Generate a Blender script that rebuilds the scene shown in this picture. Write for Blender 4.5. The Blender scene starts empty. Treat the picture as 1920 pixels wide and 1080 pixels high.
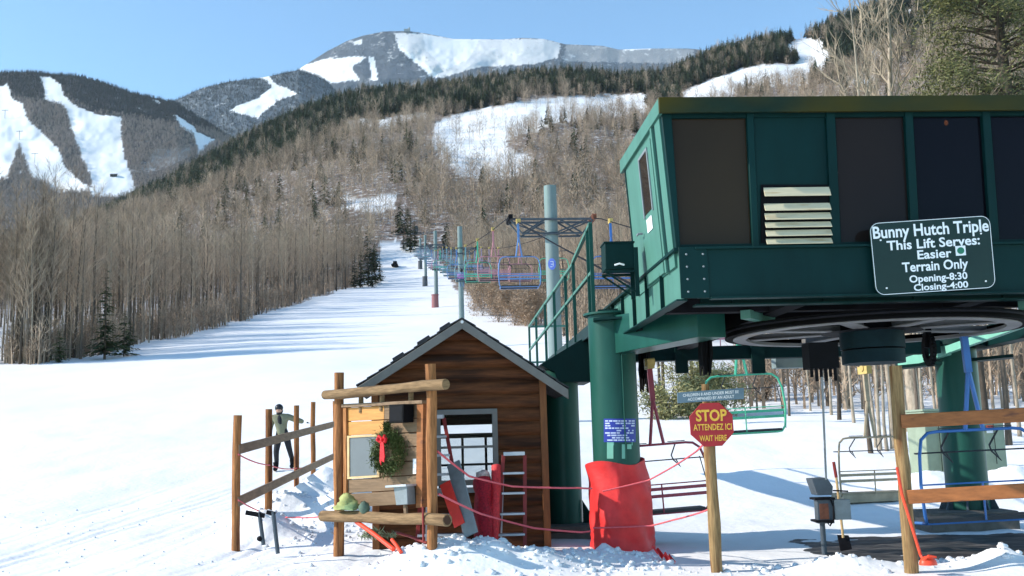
import bpy, math, random
import numpy as np
from mathutils import Vector, Matrix

random.seed(7)
NR = np.random.RandomState(7)
R = math.radians
SC = bpy.context.scene
COL = SC.collection

# ------------------------------------------------------------------ camera, light, exposure
FPX, PITCH, ROLL, EYE = 1950.0, R(8.39), 0.028, 1.6
F_ = Vector((0, math.cos(PITCH), math.sin(PITCH)))
_r0 = Vector((1, 0, 0)); _u0 = Vector((0, -math.sin(PITCH), math.cos(PITCH)))
RT = _r0 * math.cos(ROLL) - _u0 * math.sin(ROLL)
UP = _u0 * math.cos(ROLL) + _r0 * math.sin(ROLL)
cam = bpy.data.cameras.new('camera'); cam_o = bpy.data.objects.new('camera', cam); COL.objects.link(cam_o)
cam.sensor_width = 36; cam.lens = 36 * FPX / 1920; cam.clip_start = 0.1; cam.clip_end = 20000
M = Matrix(((RT.x, UP.x, -F_.x, 0), (RT.y, UP.y, -F_.y, 0), (RT.z, UP.z, -F_.z, EYE), (0, 0, 0, 1)))
cam_o.matrix_world = M
SC.camera = cam_o

SUN_AZ, SUN_EL = 6.0, 30.0          # degrees in front of due left; height
w = bpy.data.worlds.new('World'); SC.world = w; w.use_nodes = True
nt = w.node_tree; bg = nt.nodes['Background']
sky = nt.nodes.new('ShaderNodeTexSky'); sky.sky_type = 'NISHITA'; sky.sun_disc = False
sky.sun_elevation = R(SUN_EL); sky.sun_rotation = R(-90 - SUN_AZ)
sky.altitude = 2500; sky.air_density = 1.0; sky.dust_density = 0.1; sky.ozone_density = 1.0
tint = nt.nodes.new('ShaderNodeMixRGB'); tint.blend_type = 'MULTIPLY'; tint.inputs[0].default_value = 1; tint.inputs[2].default_value = (0.80, 1.0, 1.0, 1)
nt.links.new(sky.outputs[0], tint.inputs[1]); nt.links.new(tint.outputs[0], bg.inputs[0]); bg.inputs[1].default_value = 0.145
sun = bpy.data.lights.new('sun', 'SUN'); sun.energy = 3.0; sun.angle = R(0.5); sun.color = (1, 0.93, 0.83)
sun_o = bpy.data.objects.new('sun', sun); COL.objects.link(sun_o)
sv = Vector((-math.cos(R(SUN_AZ)) * math.cos(R(SUN_EL)), -math.sin(R(SUN_AZ)) * math.cos(R(SUN_EL)), math.sin(R(SUN_EL))))
sun_o.rotation_euler = sv.to_track_quat('Z', 'Y').to_euler(); sun_o.location = (-60, -10, 60)
SC.view_settings.view_transform = 'Standard'; SC.view_settings.look = 'None'
SC.view_settings.exposure = 1.07; SC.view_settings.gamma = 1
SC.cycles.max_bounces = 6; SC.cycles.transparent_max_bounces = 12
SC.cycles.caustics_reflective = False; SC.cycles.caustics_refractive = False
SC.cycles.use_denoising = True

# ------------------------------------------------------------------ pixel <-> world
CAM = Vector((0, 0, EYE))
def ray(u, v):
    return RT * ((u - 960) / FPX) + UP * ((540 - v) / FPX) + F_
def at(u, v, d):
    r = ray(u, v); return CAM + r * (d / r.y)
def proj(x, y, z):
    zz = z - EYE
    a = x * RT.x + y * RT.y + zz * RT.z; b = x * UP.x + y * UP.y + zz * UP.z; c = x * F_.x + y * F_.y + zz * F_.z
    return 960 + FPX * a / c, 540 - FPX * b / c
def hit(u, v, P, n):
    r = ray(u, v); return CAM + r * ((P - CAM).dot(n) / r.dot(n))
def pip(px, py, poly):
    c = np.zeros(px.shape, bool); n = len(poly); j = n - 1
    for i in range(n):
        xi, yi = poly[i]; xj, yj = poly[j]
        if yi != yj:
            c ^= ((yi > py) != (yj > py)) & (px < (xj - xi) * (py - yi) / (yj - yi) + xi)
        j = i
    return c
def hsh(i, j, s):
    n = np.sin(i * 127.1 + j * 311.7 + s * 74.7) * 43758.5453
    return n - np.floor(n)
def vn(x, y, s=0):
    i = np.floor(x); j = np.floor(y); a = x - i; b = y - j
    a = a * a * (3 - 2 * a); b = b * b * (3 - 2 * b)
    return (hsh(i, j, s) * (1 - a) + hsh(i + 1, j, s) * a) * (1 - b) + (hsh(i, j + 1, s) * (1 - a) + hsh(i + 1, j + 1, s) * a) * b
def fbm(x, y, s=0, o=4):
    t = 0; a = 0.5
    for k in range(o):
        t = t + a * (vn(x, y, s + k) * 2 - 1); x = x * 2.03 + 5; y = y * 2.03 + 3; a *= 0.5
    return t
def smooth(x, a, b):
    t = np.clip((x - a) / (b - a), 0, 1); return t * t * (3 - 2 * t)

# ------------------------------------------------------------------ materials
def newmat(name):
    m = bpy.data.materials.new(name); m.use_nodes = True
    return m, m.node_tree, m.node_tree.nodes['Principled BSDF']
def mat(name, base, rough=0.6, var=0.15, scale=6, bump=0.0, metal=0.0, stretch=(1, 1, 1), col2=None, c2=(0.55, 0.7), rnd=0.0, bscale=None, spec=0.3, c2scale=None):
    m, t, b = newmat(name)
    tc = t.nodes.new('ShaderNodeTexCoord'); mp = t.nodes.new('ShaderNodeMapping'); mp.inputs['Scale'].default_value = stretch
    t.links.new(tc.outputs['Object'], mp.inputs[0])
    n = t.nodes.new('ShaderNodeTexNoise'); n.inputs['Scale'].default_value = scale; n.inputs['Detail'].default_value = 6; n.inputs['Roughness'].default_value = 0.65
    t.links.new(mp.outputs[0], n.inputs['Vector'])
    r = t.nodes.new('ShaderNodeValToRGB'); r.color_ramp.elements[0].position = 0.3; r.color_ramp.elements[1].position = 0.7
    r.color_ramp.elements[0].color = (*[c * (1 - var) for c in base], 1); r.color_ramp.elements[1].color = (*[min(1, c * (1 + var)) for c in base], 1)
    t.links.new(n.outputs['Fac'], r.inputs[0]); out = r.outputs[0]
    if col2:
        n2 = t.nodes.new('ShaderNodeTexNoise'); n2.inputs['Scale'].default_value = c2scale or scale * 0.4; n2.inputs['Detail'].default_value = 8
        t.links.new(mp.outputs[0], n2.inputs['Vector'])
        r2 = t.nodes.new('ShaderNodeValToRGB'); r2.color_ramp.elements[0].position = c2[0]; r2.color_ramp.elements[1].position = c2[1]
        t.links.new(n2.outputs['Fac'], r2.inputs[0])
        mx = t.nodes.new('ShaderNodeMixRGB'); mx.inputs[2].default_value = (*col2, 1)
        t.links.new(r2.outputs[0], mx.inputs[0]); t.links.new(out, mx.inputs[1]); out = mx.outputs[0]
    if rnd:
        oi = t.nodes.new('ShaderNodeObjectInfo'); mr = t.nodes.new('ShaderNodeMapRange')
        mr.inputs[3].default_value = 1 - rnd; mr.inputs[4].default_value = 1 + rnd
        t.links.new(oi.outputs['Random'], mr.inputs[0])
        hs = t.nodes.new('ShaderNodeHueSaturation'); t.links.new(mr.outputs[0], hs.inputs['Value']); t.links.new(out, hs.inputs['Color']); out = hs.outputs[0]
    t.links.new(out, b.inputs['Base Color'])
    b.inputs['Roughness'].default_value = rough; b.inputs['Metallic'].default_value = metal; b.inputs['Specular IOR Level'].default_value = spec
    if bump:
        bp = t.nodes.new('ShaderNodeBump'); bp.inputs['Strength'].default_value = 0.6; bp.inputs['Distance'].default_value = bump
        if bscale:
            n = t.nodes.new('ShaderNodeTexNoise'); n.inputs['Scale'].default_value = bscale; n.inputs['Detail'].default_value = 6; t.links.new(mp.outputs[0], n.inputs['Vector'])
        t.links.new(n.outputs['Fac'], bp.inputs['Height']); t.links.new(bp.outputs[0], b.inputs['Normal'])
    return m
def emat(name, col, s):
    m, t, b = newmat(name); b.inputs['Emission Color'].default_value = (*col, 1); b.inputs['Emission Strength'].default_value = s; b.inputs['Base Color'].default_value = (*col, 1); return m
def glassmat(name, tint, clear, rough=0.03, ca=(0.010, 0.008, 0.010), cb=(0.030, 0.020, 0.014)):
    m, t, b = newmat(name); t.nodes.remove(b); o = t.nodes['Material Output']
    tr = t.nodes.new('ShaderNodeBsdfTransparent'); tr.inputs[0].default_value = (*tint, 1)
    df = t.nodes.new('ShaderNodeBsdfPrincipled'); df.inputs['Base Color'].default_value = (0.012, 0.011, 0.012, 1); df.inputs['Roughness'].default_value = rough; df.inputs['Specular IOR Level'].default_value = 0.13
    n = t.nodes.new('ShaderNodeTexNoise'); n.inputs['Scale'].default_value = 3
    cr = t.nodes.new('ShaderNodeValToRGB'); cr.color_ramp.elements[0].color = (*ca, 1); cr.color_ramp.elements[1].color = (*cb, 1); n.inputs['Scale'].default_value = 0.45; n.inputs['Detail'].default_value = 2; tcg = t.nodes.new('ShaderNodeTexCoord'); t.links.new(tcg.outputs['Object'], n.inputs['Vector'])
    t.links.new(n.outputs['Fac'], cr.inputs[0]); t.links.new(cr.outputs[0], df.inputs['Base Color'])
    mx = t.nodes.new('ShaderNodeMixShader'); mx.inputs[0].default_value = clear
    t.links.new(df.outputs[0], mx.inputs[1]); t.links.new(tr.outputs[0], mx.inputs[2]); t.links.new(mx.outputs[0], o.inputs[0])
    return m

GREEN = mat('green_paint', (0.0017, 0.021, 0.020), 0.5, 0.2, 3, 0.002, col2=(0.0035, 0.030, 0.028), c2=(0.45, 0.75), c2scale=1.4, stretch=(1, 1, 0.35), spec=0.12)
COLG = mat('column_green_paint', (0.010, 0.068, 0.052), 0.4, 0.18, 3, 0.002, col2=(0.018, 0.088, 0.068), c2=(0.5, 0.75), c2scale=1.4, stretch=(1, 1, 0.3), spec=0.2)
GREENF = mat('sunlit_faded_green_paint', (0.062, 0.175, 0.138), 0.55, 0.12, 4, 0.002, stretch=(1, 1, 0.3))  # lighter copy of the station green, with sunlight put into its colour
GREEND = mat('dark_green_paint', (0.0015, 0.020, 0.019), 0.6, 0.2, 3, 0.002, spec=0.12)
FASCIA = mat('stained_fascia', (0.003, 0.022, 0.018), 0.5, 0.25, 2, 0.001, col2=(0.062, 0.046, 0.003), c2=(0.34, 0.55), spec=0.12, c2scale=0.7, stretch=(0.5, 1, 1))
MINT = mat('mint_paint', (0.18, 0.45, 0.34), 0.5, 0.1, 4)
DARK = mat('dark_steel', (0.006, 0.006, 0.008), 0.7, 0.4, 8, spec=0.12)
BLACKP = mat('black_plastic', (0.004, 0.004, 0.005), 0.7, 0.2, 8, spec=0.1)
GREYM = mat('galvanised_steel', (0.22, 0.25, 0.26), 0.5, 0.15, 9, metal=0.3)
RIM = mat('black_rubber_rim', (0.004, 0.0035, 0.0035), 0.85, 0.3, 8, spec=0.06)
GREYW = mat('wheel_steel', (0.17, 0.17, 0.17), 0.55, 0.3, 2.5, col2=(0.3, 0.2, 0.08), c2=(0.6, 0.75))
RUST = mat('rust_steel', (0.16, 0.06, 0.035), 0.8, 0.3, 12)
TEALP = mat('pale_teal_paint', (0.165, 0.215, 0.215), 0.55, 0.15, 2, stretch=(1, 1, 0.3), col2=(0.12, 0.23, 0.20), c2=(0.52, 0.62), c2scale=0.7)
HUBM = mat('dark_teal_hub', (0.006, 0.020, 0.026), 0.6, 0.25, 5, spec=0.1)
STEELB = mat('grey_blue_steel', (0.055, 0.072, 0.088), 0.5, 0.25, 5)
WINDOW = glassmat('tinted_glass', (0.25, 0.22, 0.2), 0.10)
WINBROWN = glassmat('brown_reflection_glass', (0.25, 0.22, 0.2), 0.10, ca=(0.018, 0.013, 0.010), cb=(0.055, 0.036, 0.018))  # brown reflection put into the base colour of the pane
WINNAVY = glassmat('sky_reflection_glass', (0.25, 0.22, 0.2), 0.10, ca=(0.002, 0.002, 0.004), cb=(0.009, 0.007, 0.010))  # blue of the reflected sky put into the base colour of the panes
CLEAR = glassmat('clear_glass', (0.95, 0.97, 0.97), 0.9)
CREAM = mat('cream_louvre', (0.56, 0.49, 0.33), 0.5, 0.1, 5, col2=(0.30, 0.16, 0.04), c2=(0.58, 0.8), stretch=(0.6, 1, 6), c2scale=3)
WHITE = mat('white_paint', (0.75, 0.75, 0.74), 0.5, 0.06, 8)
SIGNG = mat('sign_green', (0.004, 0.022, 0.018), 0.4, 0.1, 4)
SIGNR = mat('stop_red', (0.36, 0.022, 0.026), 0.5, 0.12, 6)
YELLOW = mat('yellow_lettering', (0.72, 0.42, 0.05), 0.5, 0.15, 25)
LETW = mat('white_lettering', (0.78, 0.8, 0.8), 0.5, 0.03, 8)
BLUEN = mat('notice_blue', (0.03, 0.05, 0.33), 0.4, 0.1, 5)
SLATE = mat('slate_blue_board', (0.13, 0.20, 0.25), 0.5, 0.1, 6)
LOG = mat('peeled_log', (0.31, 0.135, 0.052), 0.8, 0.5, 9, 0.02, stretch=(4, 4, 0.35), col2=(0.10, 0.038, 0.02), c2=(0.52, 0.66), rnd=0.15, spec=0.15, c2scale=2.6)
LOGH = mat('weathered_log', (0.235, 0.15, 0.078), 0.85, 0.45, 9, 0.018, stretch=(0.45, 0.45, 4), col2=(0.10, 0.06, 0.032), c2=(0.54, 0.68), rnd=0.1, spec=0.15, c2scale=2.5)
LOGO = mat('stained_orange_timber', (0.27, 0.095, 0.028), 0.6, 0.3, 5, 0.003, stretch=(0.4, 2, 4), col2=(0.10, 0.035, 0.02), c2=(0.62, 0.7), c2scale=2.2)
LOGY = mat('pale_treated_post', (0.26, 0.165, 0.075), 0.8, 0.5, 9, 0.018, spec=0.15, stretch=(4, 4, 0.35), col2=(0.15, 0.065, 0.028), c2=(0.5, 0.7))
RAILG = mat('grey_weathered_rail', (0.22, 0.145, 0.09), 0.8, 0.3, 7, 0.004, stretch=(3, 0.4, 3))
SIDING = mat('brown_log_siding', (0.102, 0.035, 0.012), 0.6, 0.55, 4, 0.004, stretch=(0.5, 1, 5), col2=(0.026, 0.010, 0.005), c2=(0.48, 0.66), rnd=0.05, spec=0.15)
TRIMO = mat('orange_corner_board', (0.20, 0.07, 0.02), 0.6, 0.3, 6, stretch=(3, 3, 0.4))
FASCG = mat('grey_barge_board', (0.165, 0.155, 0.14), 0.6, 0.12, 5)
SHING = mat('dark_shingles', (0.05, 0.048, 0.05), 0.9, 0.4, 14, 0.004)
PLANKO = mat('sunlit_orange_plank', (0.50, 0.235, 0.062), 0.6, 0.2, 5, 0.002, stretch=(0.6, 0.6, 7))  # sunlight on the board put into the plank colour as orange
PLANKG = mat('weathered_plank', (0.19, 0.122, 0.07), 0.75, 0.3, 5, 0.003, stretch=(0.6, 0.6, 7), col2=(0.15, 0.09, 0.05), c2=(0.6, 0.75))
PINE = mat('raw_pine_trim', (0.55, 0.38, 0.19), 0.6, 0.15, 8)
SLATEB = mat('grey_chalk_board', (0.13, 0.15, 0.158), 0.6, 0.06, 4)
RED = mat('red_vinyl', (0.66, 0.034, 0.034), 0.5, 0.2, 2.5, 0.035, bscale=3.2)
REDP = mat('red_paint', (0.22, 0.024, 0.02), 0.5, 0.15, 8)
REDNET = mat('red_netting', (0.30, 0.006, 0.016), 0.6, 0.6, 38, 0.006)
ROPE = mat('pink_red_rope', (0.72, 0.13, 0.15), 0.6, 0.1, 20)
ORANGE = mat('orange_red_plastic', (0.75, 0.07, 0.03), 0.4, 0.1, 8)
ALU = mat('aluminium', (0.42, 0.44, 0.47), 0.4, 0.1, 9, metal=0.4)
SNOWD = mat('packed_snow', (0.82, 0.84, 0.86), 0.7, 0.05, 6, 0.02)
SAGE = mat('sage_cabinet_paint', (0.25, 0.30, 0.22), 0.55, 0.1, 4)
CONC = mat('concrete', (0.12, 0.105, 0.09), 0.85, 0.3, 6, 0.004)
BARK = mat('grey_brown_bark', (0.10, 0.076, 0.057), 0.9, 0.4, 5, stretch=(3, 3, 0.6), rnd=0.5)
TWIG = mat('brown_twigs', (0.32, 0.238, 0.172), 0.9, 0.35, 0.6, rnd=0.42)
PALEB = mat('pale_bark', (0.33, 0.27, 0.205), 0.85, 0.3, 3, stretch=(3, 3, 1), col2=(0.15, 0.12, 0.09), c2=(0.55, 0.65), rnd=0.15)
PALET = mat('pale_twigs', (0.31, 0.25, 0.18), 0.9, 0.3, 0.6, rnd=0.2)
HTWIG = mat('hillside_twigs', (0.35, 0.262, 0.190), 0.9, 0.3, 0.2, rnd=0.45)
FTWIG = mat('far_hill_twigs', (0.33, 0.27, 0.235), 0.9, 0.25, 0.2, rnd=0.25)
CONIF = mat('dark_needles', (0.038, 0.052, 0.019), 0.8, 0.4, 1.2, rnd=0.35)
CONIN = mat('green_needles', (0.055, 0.075, 0.025), 0.75, 0.4, 2, rnd=0.3)
PINEN = mat('pine_needles', (0.135, 0.135, 0.05), 0.7, 0.4, 2.5)
FCON = mat('far_needles', (0.042, 0.044, 0.040), 0.9, 0.3, 0.5, rnd=0.3)
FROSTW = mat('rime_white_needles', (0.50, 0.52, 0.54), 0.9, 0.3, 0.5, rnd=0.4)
FROST = mat('shaded_frosted_needles', (0.15, 0.17, 0.19), 0.9, 0.35, 0.5, rnd=0.4)  # darker tone carries the shade on the left flank of the mountain
BEECH = mat('dry_beech_leaves', (0.40, 0.29, 0.20), 0.85, 0.3, 2)
BUSHG = mat('olive_bush_needles', (0.30, 0.275, 0.125), 0.8, 0.4, 3)
CHAIRC = {'blue': mat('blue_chair_paint', (0.11, 0.22, 0.46), 0.4, 0.12, 4), 'pink': mat('faded_pink_chair_paint', (0.46, 0.20, 0.23), 0.45, 0.12, 4),
          'green': mat('mint_chair_paint', (0.07, 0.42, 0.26), 0.4, 0.12, 4), 'red': mat('plum_red_chair_paint', (0.30, 0.055, 0.085), 0.4, 0.15, 4),
          'teal': mat('grey_teal_chair_paint', (0.17, 0.30, 0.36), 0.45, 0.12, 4), 'tan': mat('tan_chair_paint', (0.35, 0.28, 0.19), 0.6, 0.2, 6),
          'purple': mat('faded_violet_chair_paint', (0.28, 0.22, 0.33), 0.45, 0.12, 4), 'deepblue': mat('bright_blue_chair_paint', (0.045, 0.15, 0.42), 0.35, 0.12, 4)}
SEATM = mat('dark_seat_pad', (0.03, 0.034, 0.04), 0.5, 0.2, 8)
BRASS = mat('yellow_grip', (0.5, 0.36, 0.12), 0.5, 0.2, 9)

# ------------------------------------------------------------------ mesh builder
def V(*a): return Vector(a)
class MB:
    def __init__(s): s.v = []; s.f = []; s.mi = []; s.m = 0
    def add(s, vs, fs):
        o = len(s.v); s.v.extend([(p[0], p[1], p[2]) for p in vs]); s.f.extend([tuple(i + o for i in f) for f in fs]); s.mi.extend([s.m] * len(fs)); return s
    def obox(s, p, a, b, c):
        p, a, b, c = map(Vector, (p, a, b, c)); q = [p, p + a, p + a + b, p + b]; q += [x + c for x in q]
        fs = [(0, 3, 2, 1), (4, 5, 6, 7), (0, 1, 5, 4), (1, 2, 6, 5), (2, 3, 7, 6), (3, 0, 4, 7)]
        if a.cross(b).dot(c) < 0: fs = [f[::-1] for f in fs]
        return s.add(q, fs)
    def box(s, c, x, y, z, ax=(1, 0, 0), ay=(0, 1, 0), az=(0, 0, 1)):
        ax, ay, az = Vector(ax) * x, Vector(ay) * y, Vector(az) * z
        return s.obox(Vector(c) - ax / 2 - ay / 2 - az / 2, ax, ay, az)
    def bar(s, a, b, w, h, up=(0, 0, 1)):
        a, b = Vector(a), Vector(b); d = b - a; up = Vector(up); sd = d.cross(up).normalized(); u = sd.cross(d).normalized()
        return s.obox(a - sd * w / 2 - u * h / 2, sd * w, u * h, d)
    def prism(s, poly, ext):
        poly = [Vector(p) for p in poly]; ext = Vector(ext); n = len(poly)
        vs = poly + [p + ext for p in poly]
        nrm = Vector((0, 0, 0))
        for i in range(n): nrm += poly[i].cross(poly[(i + 1) % n])
        fs = [tuple(range(n))[::-1], tuple(range(n, 2 * n))] + [(i, (i + 1) % n, n + (i + 1) % n, n + i) for i in range(n)]
        if nrm.dot(ext) < 0: fs = [f[::-1] for f in fs]
        return s.add(vs, fs)
    def tube(s, pts, rad, n=8, cap=True, tri=False):
        pts = [Vector(p) for p in pts]; k = len(pts)
        if not hasattr(rad, '__len__'): rad = [rad] * k
        vs = []; prev = None
        for i in range(k):
            d = (pts[min(i + 1, k - 1)] - pts[max(i - 1, 0)])
            if d.length < 1e-9: d = Vector((0, 0, 1))
            d.normalize()
            if prev is None:
                h = Vector((0, 0, 1)) if abs(d.z) < 0.9 else Vector((1, 0, 0)); a = d.cross(h).normalized()
            else:
                a = prev - d * prev.dot(d); a = a.normalized() if a.length > 1e-6 else d.orthogonal().normalized()
            prev = a; b = d.cross(a)
            for j in range(n):
                t = 2 * math.pi * j / n; vs.append(pts[i] + (a * math.cos(t) + b * math.sin(t)) * rad[i])
        fs = [(i * n + j, i * n + (j + 1) % n, (i + 1) * n + (j + 1) % n, (i + 1) * n + j) for i in range(k - 1) for j in range(n)]
        if cap: fs += [tuple(range(n))[::-1], tuple(range((k - 1) * n, k * n))]
        return s.add(vs, fs)
    def loft(s, rings, cap=True):
        n = len(rings[0]); vs = [p for r in rings for p in r]; k = len(rings)
        fs = [(i * n + j, i * n + (j + 1) % n, (i + 1) * n + (j + 1) % n, (i + 1) * n + j) for i in range(k - 1) for j in range(n)]
        if cap: fs += [tuple(range(n))[::-1], tuple(range((k - 1) * n, k * n))]
        return s.add(vs, fs)
    def ball(s, c, rx, ry=None, rz=None, n=10, k=7, jit=0):
        ry = ry or rx; rz = rz or rx; c = Vector(c); rings = []
        for i in range(k + 1):
            th = math.pi * (0.04 + 0.92 * i / k); rr = []
            for j in range(n):
                q = 1 + random.uniform(-jit, jit); p = 2 * math.pi * j / n
                rr.append(c + Vector((rx * math.sin(th) * math.cos(p) * q, ry * math.sin(th) * math.sin(p) * q, -rz * math.cos(th) * q)))
            rings.append(rr)
        return s.loft(rings)
    def disc_ring(s, c, r0, r1, z0, z1, n=64):
        c = Vector(c); vs = []
        for i in range(n):
            t = 2 * math.pi * i / n; e = Vector((math.cos(t), math.sin(t), 0))
            vs += [c + e * r0 + V(0, 0, z0), c + e * r1 + V(0, 0, z0), c + e * r1 + V(0, 0, z1), c + e * r0 + V(0, 0, z1)]
        fs = []
        for i in range(n):
            a = i * 4; b = ((i + 1) % n) * 4
            for q in range(4): fs.append((a + q, a + (q + 1) % 4, b + (q + 1) % 4, b + q)[::-1])
        return s.add(vs, fs)
    def mesh(s, name, mats, origin=None, smooth=0, off=None):
        me = bpy.data.meshes.new(name)
        vs = s.v if origin is None else [(p[0] - origin[0], p[1] - origin[1], p[2] - origin[2]) for p in s.v]
        me.from_pydata(vs, [], s.f)
        for m in (mats if isinstance(mats, (list, tuple)) else [mats]): me.materials.append(m)
        if max(s.mi or [0]) > 0: me.polygons.foreach_set('material_index', s.mi)
        if smooth:
            me.polygons.foreach_set('use_smooth', [True] * len(me.polygons)); me.set_sharp_from_angle(angle=R(smooth))
        me.update(); return me
    def build(s, name, mats, parent=None, smooth=40, bevel=0, origin=None):
        org = origin
        if org is None and parent is not None: org = worldloc(parent)
        if org is None: org = low(s.v)
        o = bpy.data.objects.new(name, s.mesh(name, mats, org, smooth)); COL.objects.link(o)
        if parent is not None: o.parent = parent; o.location = Vector(org) - worldloc(parent)
        else: o.location = org
        if bevel:
            b = o.modifiers.new('bevel', 'BEVEL'); b.width = bevel; b.segments = 2; b.limit_method = 'ANGLE'; b.angle_limit = R(50)
        return o
def low(vs):
    a = np.array(vs); c = (a.min(0) + a.max(0)) / 2; return Vector((c[0], c[1], a[:, 2].min()))
def worldloc(o):
    p = Vector(o.location)
    while o.parent is not None: o = o.parent; p += o.location
    return p
def tag(o, label=None, cat=None, group=None, kind=None):
    for k, x in (('label', label), ('category', cat), ('group', group), ('kind', kind)):
        if x: o[k] = x
    return o
def empty(name, loc, label, cat, group=None):
    o = bpy.data.objects.new(name, None); o.empty_display_size = 0.2; COL.objects.link(o); o.location = loc
    return tag(o, label, cat, group)
KIDS = {}
def copy_tree(o, parent=None):
    c = o.copy(); COL.objects.link(c)
    if parent is not None: c.parent = parent
    for ch in list(o.children): copy_tree(ch, c)
    return c
def textgeo(body, bold=0.012):
    cu = bpy.data.curves.new('lettering', 'FONT'); cu.body = body; cu.size = 1; cu.offset = bold; cu.resolution_u = 3
    o = bpy.data.objects.new('lettering', cu); COL.objects.link(o)
    dg = bpy.context.evaluated_depsgraph_get(); me = bpy.data.meshes.new_from_object(o.evaluated_get(dg))
    v = [p.co.copy() for p in me.vertices]; f = [tuple(p.vertices) for p in me.polygons]
    bpy.data.objects.remove(o); bpy.data.meshes.remove(me); return v, f
CAPH = None
def put_text(mb, body, S, s0, s1, t0, t1, bold=0.012):
    """lettering between s0..s1 across and cap top t0 .. baseline t1 down a board given by S(s, t)"""
    v, f = textgeo(body, bold); x0 = min(p.x for p in v); x1 = max(p.x for p in v); cap = 0.70
    mb.add([S(s0 + (p.x - x0) / (x1 - x0) * (s1 - s0), t1 - p.y / cap * (t1 - t0)) for p in v], f)
# ------------------------------------------------------------------ terrain
GLY = [-60, 12.6, 15.5, 20, 26, 28, 44, 60, 103, 150, 190, 260, 300, 350, 420]
GLZ = [0, 0, 0.14, 0.45, 0.92, 1.05, 2.5, 4.6, 10.4, 18.4, 25.8, 39.6, 47.5, 61.0, 82]
GRY = [-60, 21.5, 30, 40, 50, 62, 80, 103]
GRZ = [0, 0, 1.05, 2.0, 2.95, 4.5, 7.0, 10.4]
_ys = np.arange(-60, 420, 0.5)
_gl = np.interp(_ys, GLY, GLZ); _gr = np.where(_ys < 103, np.interp(_ys, GRY, GRZ), _gl)
_k = np.exp(-0.5 * (np.arange(-12, 13) / 4.0) ** 2); _k /= _k.sum()
_gl = np.convolve(np.pad(_gl, 12, 'edge'), _k, 'valid'); _gr = np.convolve(np.pad(_gr, 12, 'edge'), _k, 'valid')
CREST_D = 960.0
CRU = [-900, -300, 0, 150, 250, 300, 370, 430, 500, 560, 620, 680, 800, 900, 1000, 1100, 1150, 1250, 1300, 1350, 1400, 1450, 1520, 1560, 1620, 1750, 1920, 2400, 3000]
CRV = [640, 560, 490, 430, 378, 356, 318, 284, 246, 220, 196, 180, 172, 158, 145, 143, 152, 146, 122, 102, 90, 78, 70, 48, 24, -30, -80, -120, -140]
_cp = [at(u, v, CREST_D) for u, v in zip(CRU, CRV)]
CT = [p.x / p.y for p in _cp]; CZ = [p.z for p in _cp]
def mound(u, v, d, rx, ry):
    p = at(u, v, d); return (p.x, p.y, p.z, rx, ry)
MOUNDS = [mound(*q) for q in ((770, 1027, 13.2, .32, .4), (850, 1004, 13.35, .42, .5), (925, 1010, 13.35, .38, .45), (1000, 1027, 13.3, .4, .4), (1080, 1030, 13.7, .35, .35), (1140, 1027, 13.95, .42, .32),
          (1205, 1036, 13.8, .25, .3), (585, 905, 19.5, .7, .6), (535, 925, 18.6, .6, .5), (610, 880, 21, .6, .6), (640, 915, 18.5, .4, .5), (500, 958, 16.6, .45, .4), (1735, 884, 23.5, .9, .8), (1895, 876, 23.5, 1.0, .8), (1590, 1040, 12.6, .5, .25), (1870, 1028, 12.5, .35, .3))]
def height(x, y, detail=True):
    x = np.asarray(x, float); y = np.asarray(y, float)
    yc = np.clip(y, -60, 419.4)
    a = np.interp(yc, _ys, _gl); b = np.interp(yc, _ys, _gr)
    h = a + (b - a) * smooth(x, -2.0, 4.0)
    t = np.where(y > 5, x / np.maximum(y, 5), 0)
    zc = np.interp(t, CT, CZ)
    s = np.clip((y - 350) / (CREST_D - 350), 0, 1.6)
    hill = 61.0 + (zc - 61.0) * np.minimum(s, 1) - np.maximum(s - 1, 0) ** 1.3 * 260
    h = np.where(y > 350, hill + np.where(s < 1, fbm(x / 60, y / 60, 3) * 16 * s * (1 - s) * 2, 0), h)
    h = h + smooth(y, 18, 90) * fbm(x / 22, y / 30, 11, 3) * 0.7 + smooth(y, 14, 30) * (1 - smooth(y, 90, 160)) * fbm(x / 5, y / 8, 15, 3) * 0.10
    if detail:
        near = 1 - smooth(y, 30, 70)
        h = h + near * (fbm(x / 1.6, y / 2.2, 21, 4) * 0.07) * (0.35 + 0.65 * (1 - smooth(x, 3.2, 4.0) * (1 - smooth(y, 15.5, 17))))
        for k in range(16):   # old ski tracks
            tx = -9 + k * .55 + .9 * np.sin(k * 7.3) + (y - 12) * (.10 + .16 * math.sin(k * 3.1)) + .5 * np.sin(y * .16 + k)
            h = h - near * .010 * (x < -.8) * (np.exp(-((x - tx) / .07) ** 2) + np.exp(-((x - tx - .26) / .07) ** 2))
        for (mx, my, mz, rx, ry) in MOUNDS:
            q = ((x - mx) / rx) ** 2 + ((y - my) / ry) ** 2
            g = np.exp(-q * 0.8)
            bh = np.interp(my, _ys, _gl if mx < 0 else _gr)
            lump = fbm(x * 4.5 + 3, y * 4.5, 31, 4)
            h = np.maximum(h, h * (1 - g) + g * (mz + lump * 0.10 * g) + 0 * bh)
    return h
def gz(x, y): return float(height(np.array([x]), np.array([y]))[0])
def ground_at(u, d, v0=900):
    """a point of the ground seen in column u at depth d"""
    v = v0
    for _ in range(6):
        p = at(u, v, d); z = gz(p.x, d); v = proj(p.x, d, z)[1]
    return Vector((p.x, d, z))
EDR_Y = [0, 46, 50, 80, 110, 150, 190, 260, 350, 385]; EDR_X = [60, 10, 8.5, 8, 6, 3, -6.8, -12, -24, -34]
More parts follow.
